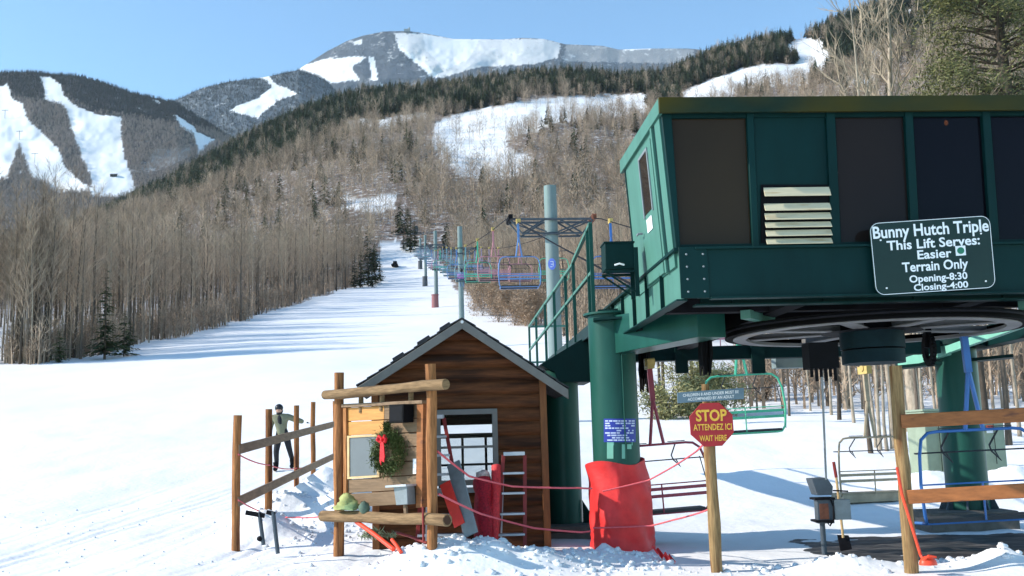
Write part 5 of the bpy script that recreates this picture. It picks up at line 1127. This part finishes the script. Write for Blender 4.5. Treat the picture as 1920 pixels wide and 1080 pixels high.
# ------------------------------------------------------------------ ladders and rolled nets by the hut
def stepladder(cols, y0, dpt, label, treads, wid, d):
    """cols: (u_left, u_right) at each tread row; front legs with treads, spread rear legs"""
    tops = [at((l + r_) / 2, v, d) for (l, r_, v) in treads]
    e = empty('stepladder', (tops[0].x, d, gz(tops[0].x, d)), label, 'ladder')
    for k, (l, r_, v) in enumerate(treads):
        a, b = at(l, v, d), at(r_, v, d); dd = d - .02 - (tops[0].z - a.z) * dpt
        m = MB(); m.obox(V(a.x, dd - .06, a.z - .012), V(b.x - a.x, 0, 0), V(0, .13 if k else .2, 0), V(0, 0, .03 if k else .05)); m.build('tread' if k else 'top_cap', ALU, e, bevel=.004)
    zb = gz(tops[0].x, d) - .1
    for s in (0, 1):
        a = at(treads[0][s], treads[0][2], d); b = at(treads[-1][s], treads[-1][2], d); kx = (b.x - a.x) / max(.1, a.z - b.z); f = a.z - zb
        m = MB(); m.bar(V(a.x, d, a.z), V(a.x + kx * f, d - f * dpt - .02, zb), .022, .05, up=(1, 0, 0)); m.build('side_rail', REDP, e, bevel=.003)
        m = MB(); m.bar(V(a.x, d + .08, a.z - .03), V(a.x + kx * f * .7, d + .08 + f * .34, zb), .025, .03, up=(1, 0, 0)); m.build('rear_leg', ALU, e)
stepladder(None, 0, .16, 'red and grey stepladder standing at the right of the hut window', [(944, 984, 853), (943, 983, 888), (941, 984, 925), (938, 984, 963), (935, 984, 1001)], .4, 14.45)
stepladder(None, 0, .24, 'larger red stepladder with grey treads leaning behind the right log post', [(800, 832, 784), (798, 838, 820), (797, 845, 855), (795, 852, 890), (792, 860, 927), (790, 868, 964), (788, 876, 1000)], .5, 14.2)
m = MB(); a, b = at(850, 868, 13.9), at(884, 1003, 13.5); m.bar(a, b, .03, .20, up=(1, -.6, 0)); e = m.build('grey_board', GREYM, None, bevel=.006); tag(e, 'grey metal plank propped against the larger red stepladder', 'plank')
m = MB(); a, b = at(834, 905, 13.8), at(862, 985, 13.6); m.bar(a, b, .02, .16, up=(1, -.5, 0)); tag(m.build('plastic_sheet', mat('bright_red_sheet', (.6, .04, .03), .5), None, bevel=.004), 'bright red plastic sheet hanging on the larger stepladder', 'sheet')
def roll(a, b, r, label, m_=REDNET):
    m = MB(); n = 18; k = 14; rings = []; a, b = Vector(a), Vector(b); ax = (b - a).normalized(); e1 = ax.orthogonal().normalized(); e2 = ax.cross(e1); rn = random.Random(int(r * 1e4))
    for i in range(k + 1):
        f = i / k; c = a.lerp(b, f); rings.append([c + (e1 * math.cos(t) + e2 * math.sin(t)) * r * (1 + .10 * math.sin(3 * t + i) + rn.uniform(-.06, .06)) for t in np.linspace(0, 2 * math.pi, n, endpoint=False)])
    m.loft(rings); o = m.build('net_roll', m_, None, 60); tag(o, label, 'net roll'); return o
r1 = roll(at(908, 1015, 13.95), at(906, 900, 14.35), .125, 'thick dark red roll of netting with its pale end up by the hut')
m = MB(); a, b = at(906, 900, 14.35), at(905, 880, 14.4); m.ball(a.lerp(b, .3), .10, .09, .09, 10, 7, .15); m.build('bunched_end', mat('pale_net_end', (.55, .40, .35), .8, .5, 18), r1, 60)
roll(at(926, 1015, 14.0), at(931, 873, 14.4), .062, 'slim bright red roll of netting next to the thick roll', mat('bright_red_netting', (.55, .03, .035), .6, .35, 38, .006))
# ------------------------------------------------------------------ left rail fence
fe = empty('rail_fence', ground_at(445, 15.4), 'two rail log fence running back from the left of the hut', 'fence')
FPOST = [(445, 778, 15.4), (504, 768, 18.0), (556, 760, 21.0), (587, 754, 23.4), (628, 752, 26.2)]
fx = lambda d: -4.09 + (d - 15.4) * -.033
for k, (u, vt, d) in enumerate(FPOST):
    x_ = at(u, vt, d).x; wob(V(x_, d, gz(x_, d) - .3), V(x_, d, at(u, vt, d).z), .062 if k < 2 else .056, 5, 12, .008, 50 + k).build('post', LOG, fe, 50)
m1, m2 = at(437, 843, 15.35), at(630, 793, 26.4); n1, n2 = at(436, 941, 15.35), at(630, 851, 26.4)
for a, b in ((m1, m2), (n1, n2)):
    m = MB(); prev = None; m.bar(a + V(.08, 0, 0), b + V(.08, 0, 0), .045, .14); m.build('rail', RAILG, fe, bevel=.006)
def rope(pts, label, r=.011, sag=.03, name='rope', m_=None):
    P = []
    for i in range(len(pts) - 1):
        a, b = pts[i], pts[i + 1]
        for k in range(10): f = k / 10; q = a.lerp(b, f); q.z -= sag * (b - a).length * 4 * f * (1 - f); P.append(q)
    P.append(pts[-1]); m = MB(); m.tube(P, r, 6); o = m.build(name, m_ or ROPE, None, 60); return tag(o, label, 'rope')
rope([at(447, 852, 15.3), at(505, 872, 17.9), at(556, 878, 20.9), at(628, 857, 26)], 'pink rope strung loosely along the upper rail of the log fence', sag=.012)
rope([at(447, 938, 15.3), at(506, 965, 17.5), at(560, 970, 16), at(615, 966, 14.5), fp(636, 962, .08)], 'pink rope running from the fence foot to the log frame', sag=.01)
rope([at(820, 846, 13.1), at(880, 893, 13.6), at(960, 912, 14.2), at(1085, 915, 14.45), at(1110, 916, 14.5)], 'pink rope from the log post past the hut to the red pad at chest height', .014, .006)
rope([at(822, 926, 13.1), at(900, 963, 13.6), at(1000, 990, 14.1), at(1090, 998, 14.5), at(1108, 996, 14.52)], 'lower pink rope from the log post to the red pad', .014, .006)
rope([at(1130, 921, 14.5), at(1215, 901, 14.5), at(1262, 875, 14), at(1306, 846, 13), at(1320, 832, 12.7)], 'pink rope rising from the red pad to the stop sign', .012, .004)
rope([at(1112, 990, 14.5), at(1220, 986, 14.5), at(1262, 975, 14), at(1310, 962, 13), at(1330, 955, 12.7)], 'lower pink rope from the red pad to the stop sign post', .012, .004)
# short snow stakes between fence and frame
for (u0, v0, u1, v1, d, lab, foot) in ((486, 960, 494, 1016, 14.6, 'short grey metal stake with a crosspiece on the snow by the fence', True), (512, 960, 521, 1032, 14.0, 'taller plain grey metal stake leaning beside the shorter one', False)):
    e = empty('metal_stake', at(u1, v1, d), lab, 'stake'); m = MB(); m.tube([at(u1, v1 + 6, d), at(u0, v0, d)], .028, 8); m.build('shaft', STEELB, e)
    m = MB()
    if foot: m.bar(at(461, 961, d), at(496, 967, d), .05, .06); m.ball(at(488, 1010, d), .05, .04, .04, 8, 5)
    else: m.bar(at(500, 960, d), at(516, 964, d), .04, .05)
    m.build('crosspiece', DARK, e)
# ------------------------------------------------------------------ stop sign, slate board
sp_ = ground_at(1346, 12.6); ss = empty('stop_sign', sp_, 'red octagonal stop sign with yellow words on a wooden post', 'sign')
tx = at(1331, 835, 12.6).x; wob(V(sp_.x, 12.64, -.25), V(sp_.x - .01, 12.64, at(1331, 790, 12.6).z), .072, 6, 12, .006, 70).build('post', LOGY, ss, 50)
oc = at(1334.5, 796, 12.5); orr = .5 * 80 / 1950 * 12.5 / math.cos(R(22.5)); tr = RT.x and -.02
od = [V(oc.x + orr * math.cos(R(22.5 + 45 * k) + .02), 12.53, oc.z + orr * math.sin(R(22.5 + 45 * k) + .02)) for k in range(8)]
m = MB(); m.prism(od, V(0, -.03, 0)); m.build('panel', SIGNR, ss, bevel=.003)
ow = orr * math.cos(R(22.5)); S2 = lambda s, t: V(oc.x - ow + 2 * ow * s, 12.497, oc.z + ow - 2 * ow * t)
m = MB()
for body, s0, s1, t0, t1, bd_ in (('STOP', .14, .86, .16, .41, .03), ('ATTENDEZ ICI', .07, .96, .485, .625, .02), ('WAIT HERE', .20, .83, .745, .875, .02)): put_text(m, body, S2, s0, s1, t0, t1, bd_)
m.build('lettering', YELLOW, ss)
cb = empty('advice_board', ground_at(1326, 13.6), 'slate blue board with two lines of white words above the stop sign', 'sign')
q = at(1324, 720, 13.6); wob(V(q.x, 13.66, -.2), V(q.x, 13.66, q.z), .05, 4, 10, .004, 71).build('post', LOGY, cb, 50)
c4 = [at(1270, 736, 13.55), at(1395, 727, 13.55), at(1395, 748, 13.55), at(1271, 756, 13.55)]; S3 = lambda s, t: (c4[0] * (1 - s) + c4[1] * s) * (1 - t) + (c4[3] * (1 - s) + c4[2] * s) * t + V(0, -.004, 0)
m = MB(); m.prism(c4, V(0, .03, 0)); m.build('panel', SLATE, cb, bevel=.002)
m = MB(); put_text(m, 'CHILDREN 8 AND UNDER MUST BE', S3, .08, .92, .18, .44, .015); put_text(m, 'ACCOMPANIED BY AN ADULT', S3, .15, .85, .58, .84, .015); m.build('lettering', LETW, cb)
# ------------------------------------------------------------------ right rails, cord, float
rf_ = empty('rail_gate', ground_at(1710, 12.1), 'orange two rail barrier with a leaning round post beside the loading area', 'fence')
pb_ = ground_at(1709, 12.1); pt_ = at(1679, 686, 12.1); wob(V(pb_.x, 12.1, -.2), V(pb_.x - .0, 12.1, pt_.z), .078, 7, 12, .008, 80).build('post', LOGY, rf_, 50)
for (u0, v0, u1, v1) in ((1690, 790, 1990, 774), (1700, 932, 1990, 916)):
    a, b = at(u0, v0, 12.0), at(u1, v1, 11.3); m = MB(); m.bar(a, b, .05, .155); m.build('rail', LOGO, rf_, bevel=.008)
q1 = [at(1682, 876, 12.0), at(1692, 930, 11.98), at(1706, 975, 11.98), at(1726, 1040, 11.95), at(1732, 1052, 11.9)]
rope(q1, 'orange red cord hanging down the leaning post to the snow', .017, .0, 'cord', ORANGE)
m = MB(); q = at(1740, 1054, 11.85); rings = []
for i in range(7):
    f = i / 6; rings.append([q + V(math.cos(t) * .10 * math.cos(f * 1.5), math.sin(t) * .08 * math.cos(f * 1.5), -.03 + .10 * math.sin(f * 1.5)) for t in np.linspace(0, 6.283, 16, endpoint=False)])
m.loft(rings); fo = m.build('plastic_scoop', ORANGE, None, 60); tag(fo, 'orange red plastic handle on the snow at the foot of the leaning post', 'handle')
m = MB(); m.tube([q + V(-.06, -.03, .02), q + V(-.02, -.09, .08), q + V(.06, -.09, .06)], .014, 6); m.build('grip_loop', ORANGE, fo)
# ------------------------------------------------------------------ loading mat, control pedestal, shovel, cabinets
ys_ = np.arange(12.55, 16.6, .04); xs_ = np.arange(3.3, 9.5, .05); Xm, Ym = np.meshgrid(xs_, ys_)
edge = np.minimum.reduce([(Xm - (3.55 + .5 * fbm(Ym * 1.1, Xm * 0, 7, 3) + (Ym < 14) * (14 - Ym) * .35)) / .5, (16.3 - Ym + .25 * fbm(Xm * 1.5, Ym * .5, 9, 3)) / .2, (Ym - 12.95 - .3 * fbm(Xm * 1.3, Ym * 0, 13, 3)) / .25])
Zm = .022 + .03 * fbm(Xm * 3, Ym * 5, 17, 4) - .12 * (1 - np.clip(edge, 0, 1)); 
pv = bpy.data.objects.new('pavement', grid_mesh('pavement', Xm, Ym, Zm, {}, [mat('wet_asphalt', (.030, .030, .032), .55, .4, 7, .006, col2=(.11, .10, .095), c2=(.5, .62), c2scale=3, stretch=(.6, 1.6, 1))])); COL.objects.link(pv); tag(pv, kind='structure')
cp_ = empty('control_pedestal', ground_at(1546, 14.0), 'grey control box on a post under the bullwheel with a tilted lid', 'control box'); D_ = 14.0
def pb3(mb, u0, v0, u1, v1, d, th):
    a, b = at(u0, v1, d), at(u1, v0, d); return mb.obox(V(a.x, d, a.z), V(b.x - a.x, 0, 0), V(0, th, 0), V(0, 0, b.z - a.z))
m = MB(); a = at(1545, 980, D_); m.tube([V(a.x, D_ + .08, -.1), V(a.x, D_ + .08, a.z)], .035, 10); m.build('post', STEELB, cp_)
m = MB(); pb3(m, 1535, 936, 1562, 982, D_, .16); m.build('body', STEELB, cp_, bevel=.006)
m = MB(); pb3(m, 1538, 944, 1553, 974, D_ - .004, .004); m.build('gauge', RUST, cp_)
m = MB(); pb3(m, 1528, 933, 1566, 938, D_ - .05, .26); pb3(m, 1530, 975, 1564, 980, D_ - .05, .26); m.build('tray', DARK, cp_, bevel=.003)
m = MB(); a, b = at(1522, 898, D_ - .1), at(1556, 928, D_ - .1); m.prism([at(1522, 898, D_ - .1), at(1551, 896, D_ - .1), at(1562, 912, D_ - .1), at(1561, 928, D_ - .1), at(1533, 929, D_ - .1)], V(0, .3, 0)); m.build('tilted_lid', STEELB, cp_, bevel=.008)
m = MB(); pb3(m, 1566, 936, 1594, 975, D_ + .02, .12); m.build('side_box', GREYM, cp_, bevel=.006)
m = MB(); m.tube([at(1556, 932, D_), at(1563, 950, D_ - .03), at(1563, 975, D_ - .03), at(1556, 986, D_ - .02), at(1552, 980, D_)], .012, 6); m.bar(at(1562, 920, D_ + .05), at(1590, 921, D_ + .05), .02, .02); m.build('conduit', DARK, cp_)
m = MB(); m.tube([at(1541, 695, 13.2), at(1545, 800, 13.7), at(1549, 899, 13.9)], .014, 6); tag(m.build('pull_cable', GREYM, None), 'thin grey cable hanging from the black brake unit to the control box', 'cable')
sh = empty('shovel', ground_at(1586, 14.5), 'long handled snow shovel with red grip standing beside the control box', 'shovel')
a, b, c = at(1563, 866, 14.25), at(1568, 895, 14.25), at(1581, 1008, 14.3); m = MB(); m.tube([b, c], .018, 8); m.build('handle', PINE, sh)
m = MB(); m.tube([a, b], .022, 8); m.build('grip', REDP, sh)
m = MB(); m.prism([at(1570, 1004, 14.35), at(1592, 1005, 14.35), at(1598, 1030, 14.2), at(1576, 1034, 14.2)], V(0, .02, .01)); m.build('blade', DARK, sh, bevel=.004)
for (u0, u1, v0, v1, d, lab, kind) in ((1741, 1776, 770, 886, 24.5, 'pale sage green utility cabinet left of the rear green column', 0), (1838, 1886, 790, 882, 24.0, 'sage utility cabinet with orange warning label right of the rear column', 1)):
    a, b = at(u0, v1, d), at(u1, v0, d); zg = gz(a.x, d) - .3; e = empty('utility_cabinet', V((a.x + b.x) / 2, d + .3, zg + .3), lab, 'cabinet')
    m = MB(); m.obox(V(a.x, d, zg), V(b.x - a.x, .12, 0), V(-.12, .8, 0), V(0, 0, b.z - zg)); bo_ = m.build('body', SAGE, e, bevel=.02)
    m = MB(); m.obox(V(a.x - .03, d - .03, b.z), V(b.x - a.x + .06, .12, 0), V(-.12, .86, 0), V(0, 0, .05)); m.build('lid', SAGE, e, bevel=.01)
    m = MB(); m.tube([V((a.x + b.x) / 2 + .06, d + .02, zg + .5), V((a.x + b.x) / 2 + .06, d + .03, b.z - .05)], .008, 5); m.build('door_seam', DARK, e)
    if kind:
        for (v0_, v1_, mt) in ((797, 806, ORANGE), (807, 812, WHITE)):
            m = MB(); p0, p1 = at(1850, v1_, d), at(1865, v0_, d); m.obox(V(p0.x, d - .01, p0.z), V(p1.x - p0.x, .06, 0), V(0, .004, 0), V(0, 0, p1.z - p0.z)); m.build('warning_label', mt, e)
# snow groomer far up the slope, summit house, hill lift house
p = ground_at(741, 352); e = empty('snow_groomer', p, 'small dark snow groomer at the top of the white slope', 'snow groomer')
m = MB(); m.box(p + V(0, 0, .8), 1.5, 2.8, .7); m.box(p + V(0, -1.8, .5), 2.3, .3, .6); m.build('body', DARK, e, bevel=.1)
m = MB(); m.box(p + V(0, -.3, 1.55), 1.3, 1.3, .8); m.build('cab', BLACKP, e, bevel=.15)
for s in (-1, 1): m = MB(); m.box(p + V(s * .85, 0, .35), .5, 3.0, .6); m.build('track', BLACKP, e, bevel=.2)
p = at(766, 59, 4390); e = empty('summit_house', p, 'tiny weather house with a round tower on the highest summit', 'building')
m = MB(); m.box(p + V(-6, 0, 4), 26, 14, 12); m.build('wall', GREYM, e); m = MB(); m.tube([p + V(3, 0, 0), p + V(3, 0, 16)], 5, 14); m.tube([p + V(3, 0, 16), p + V(3, 0, 18)], 3, 14); m.build('tower', GREYM, e)
q = [float(v) for v in HILLB.pos(np.array(213.0), np.array((430 - 331) / (430 - float(HILLB.top(213)))))]; e = empty('lift_house', q, 'tiny dark lift house low on the white run of the far hill', 'building')
m = MB(); m.box(Vector(q) + V(0, 0, 1.5), 10, 5, 3.6); m.build('wall', DARK, e); m = MB(); m.prism([Vector(q) + V(-6, -3, 3.4), Vector(q) + V(6, -3, 3.4), Vector(q) + V(6, 0, 5), Vector(q) + V(-6, 0, 5)], V(0, 4, 0)); m.build('roof', GREYM, e)
for u, v, lab in ((65, 305, 'tiny T shaped lift mast on the leftmost white run'), (9, 222, 'tiny T shaped lift mast high on the left edge of the far hill'), (36, 262, 'tiny T shaped lift mast between the two others on the far hill')):
    q = Vector([float(x_) for x_ in HILLB.pos(np.array(float(u)), np.array((430 - v) / (430 - float(HILLB.top(u)))))]); e = empty('distant_lift_mast', q, lab, 'lift tower'); m = MB(); m.tube([q + V(0, 0, -1), q + V(0, 0, 17)], .5, 6); m.build('pole', GREYM, e); m = MB(); m.bar(q + V(-6, 0, 16), q + V(6, 0, 16), .8, .8); m.build('crossarm', GREYM, e)
# ------------------------------------------------------------------ people
def skin_body(name, joints, edges, mat_, parent, sub=2, root=0):
    me = bpy.data.meshes.new(name); me.from_pydata([j[0] for j in joints], edges, []); o = bpy.data.objects.new(name, me); COL.objects.link(o)
    sk = o.modifiers.new('skin', 'SKIN'); sk.use_smooth_shade = True
    for i, j in enumerate(joints):
        r = j[1]; me.skin_vertices[0].data[i].radius = (r, r) if not isinstance(r, tuple) else r
    me.skin_vertices[0].data[root].use_root = True
    sb = o.modifiers.new('sub', 'SUBSURF'); sb.levels = sub; sb.render_levels = sub
    dg = bpy.context.evaluated_depsgraph_get(); m2 = bpy.data.meshes.new_from_object(o.evaluated_get(dg)); bpy.data.objects.remove(o); bpy.data.meshes.remove(me)
    m2.materials.clear(); m2.materials.append(mat_); m2.polygons.foreach_set('use_smooth', [True] * len(m2.polygons)); m2.name = name
    o = bpy.data.objects.new(name, m2); COL.objects.link(o); o.parent = parent; return o
KHAKI = mat('khaki_jacket_cloth', (.20, .195, .125), .85, .18, 9, .004); TROU = mat('black_trouser_cloth', (.018, .019, .024), .8, .3, 9); SKIN = mat('skin', (.48, .28, .2), .5); HELM = mat('dark_helmet', (.02, .02, .024), .4)
def person_standing(p, label):
    e = empty('person', p, label, 'person'); 
    # pose: stride, torso leaning a little left, right arm hanging, left arm stretched to the rail on our right
    J = [((0, 0, .92), (.155, .115)), ((-.01, 0, 1.12), (.15, .11)), ((-.03, 0, 1.34), (.175, .12)), ((-.04, -.01, 1.46), .06), ((-.045, -.03, 1.55), .075),
         ((-.10, .02, .86), .105), ((-.17, -.06, .50), .078), ((-.20, .05, .12), .058), ((-.22, -.10, .03), .05),
         ((.10, .0, .86), .105), ((.13, .14, .52), .078), ((.19, .22, .16), .058), ((.19, .08, .06), .05)]
    E = [(0, 1), (1, 2), (2, 3), (3, 4), (0, 5), (5, 6), (6, 7), (7, 8), (0, 9), (9, 10), (10, 11), (11, 12)]
    b = skin_body('body', J, E, TROU, e)
    JJ = [((0, 0, .84), (.185, .14)), ((-.01, 0, 1.05), (.178, .135)), ((-.03, 0, 1.30), (.19, .135)), ((-.035, 0, 1.42), (.10, .085)),
          ((-.21, 0, 1.37), .09), ((-.31, -.02, 1.12), .078), ((-.30, -.12, .88), .06), ((.16, 0, 1.37), .09), ((.36, .02, 1.27), .08), ((.58, .0, 1.19), .062)]
    skin_body('jacket', JJ, [(0, 1), (1, 2), (2, 3), (2, 4), (4, 5), (5, 6), (2, 7), (7, 8), (8, 9)], KHAKI, e)
    m = MB(); hc = V(-.045, -.03, 1.565); m.ball(p + hc + V(0, -.02, -.01), .078, .09, .105, 14, 10); m.ball(p + hc + V(0, -.112, -.015), .014, .022, .02, 6, 5)
    for s in (-1, 1): m.ball(p + hc + V(s * .08, 0, -.01), .014, .02, .03, 6, 5)
    m.build('face', SKIN, e, 60)
    m = MB()
    for s in (-1, 1): m.ball(p + hc + V(s * .032, -.098, .012), .018, .010, .014, 8, 5)
    m.build('goggles', BLACKP, e, 60)
    m = MB(); m.ball(p + hc + V(0, .01, .04), .108, .125, .105, 16, 10); m.ball(p + hc + V(0, .05, -.04), .095, .07, .09, 12, 8); m.build('helmet', HELM, e, 60)
    m = MB(); m.ball(p + hc + V(0, -.02, -.10), .075, .08, .05, 10, 6); m.build('neck_warmer', TROU, e, 60)
    for hx, dx in ((V(-.29, -.14, .82), -1), (V(.64, 0, 1.17), 1)):
        J2 = [(tuple(hx), .036)]; E2 = []
        for f in range(4):
            off = V(.018 * (f - 1.5), -.02, 0) if dx < 0 else V(0, .022 * (f - 1.5), .01); dr = V(0, -.01, -.045) if dx < 0 else V(.045, 0, -.012); L_ = (.9, 1.1, 1.0, .8)[f]; i = len(J2)
            J2 += [(tuple(hx + off + dr * L_), .011), (tuple(hx + off + dr * L_ * 1.7 + V(0, -.004, -.012)), .009)]; E2 += [(0, i), (i, i + 1)]
        i = len(J2); J2 += [(tuple(hx + (V(.035, -.03, -.01) if dx < 0 else V(.01, -.04, -.01))), .012)]; E2 += [(0, i)]
        skin_body('glove', J2, E2, TROU, e, 1)
    for q in (V(-.21, -.02, 0), V(.19, .13, 0.03)):
        m = MB(); m.ball(p + q + V(0, -.06, .055), .055, .15, .065, 10, 7); m.tube([p + q + V(0, .03, .06), p + q + V(-.005, .03, .22)], [.06, .07], 10); m.build('boot', DARK, e, 60)
    return e
p = at(533, 886, 27.3); p.z = gz(p.x, p.y) + .02
pe = person_standing(p, 'person in khaki jacket and black trousers with one hand on the fence rail'); pe.rotation_euler = (0.04, -0.05, 0.0)
q = rope_at(0, 75); cz = q.z - HL - CH; e = empty('person', V(q.x - .35, q.y + .1, cz), 'tiny distant person in violet jacket seated on a chair of the lift', 'person')
J = [((0, .05, .12), (.16, .13)), ((0, .0, .40), (.17, .13)), ((0, 0, .58), .07), ((0, 0, .72), .09), ((-.12, .1, .1), .09), ((-.12, .5, .12), .075), ((-.12, .5, -.35), .06), ((.12, .1, .1), .09), ((.12, .5, .12), .075), ((.12, .5, -.35), .06)]
skin_body('body', J, [(0, 1), (1, 2), (2, 3), (0, 4), (4, 5), (5, 6), (0, 7), (7, 8), (8, 9)], mat('slate_trousers', (.12, .18, .28), .8), e, 1)
JJ = [((0, .05, .12), (.19, .16)), ((0, .0, .42), (.20, .16)), ((0, 0, .55), (.1, .1)), ((-.24, .02, .48), .08), ((-.26, .25, .25), .06), ((.24, .02, .48), .08), ((.26, .25, .25), .06)]
skin_body('jacket', JJ, [(0, 1), (1, 2), (1, 3), (3, 4), (1, 5), (5, 6)], mat('violet_jacket_cloth', (.42, .16, .48), .8), e, 1)
m = MB(); m.ball(V(q.x - .35, q.y + .1, cz) + V(0, 0, .80), .12, .13, .14, 12, 8); m.build('helmet', HELM, e, 60)

# ------------------------------------------------------------------ loose snow clumps on the banks
CL = []
for i in range(4):
    rn = random.Random(300 + i); random.seed(300 + i); m = MB(); m.ball((0, 0, 0), 1, .9, .7, 9, 6, .22); CL.append(loose(m, 'snow_clump_source', [SNOWD], 70))
P = []; Sx = []
for i in range(1100):
    if i < 560: u, d = NR.uniform(690, 1265), NR.normal(13.5, .45)
    elif i < 800: u, d = NR.uniform(480, 680), NR.normal(18, 1.6)
    elif i < 940: u, d = NR.uniform(1260, 1920), NR.normal(12.75, .25)
    else: u, d = NR.uniform(0, 900), NR.uniform(12.5, 22)
    q = at(u, 1000, d); P.append((q.x, d, gz(q.x, d) + .005)); Sx.append(.012 + .05 * NR.rand() ** 3 if i < 940 else .008 + .02 * NR.rand() ** 2)
scatter('snow_clumps', P, Sx, CL, None, label='loose lumps of ploughed snow on the banks round the hut and column', cat='snow')
HAZE_D = 0.00004
# ------------------------------------------------------------------ air
hm = bpy.data.materials.new('pale_air'); hm.use_nodes = True; t = hm.node_tree; t.nodes.remove(t.nodes['Principled BSDF'])
pvn = t.nodes.new('ShaderNodeVolumePrincipled'); pvn.inputs['Color'].default_value = (.74, .87, 1, 1); pvn.inputs['Density'].default_value = HAZE_D; pvn.inputs['Anisotropy'].default_value = 0.2
t.links.new(pvn.outputs[0], t.nodes['Material Output'].inputs['Volume'])
m = MB(); zb = float(Zg.min()) - 1; m.obox((-2600, -60, zb), (6000, 0, 0), (0, 5900, 0), (0, 0, 1960 - zb)); hz = m.build('haze', hm, None, 0); tag(hz, kind='stuff')
SC.cycles.volume_bounces = 0
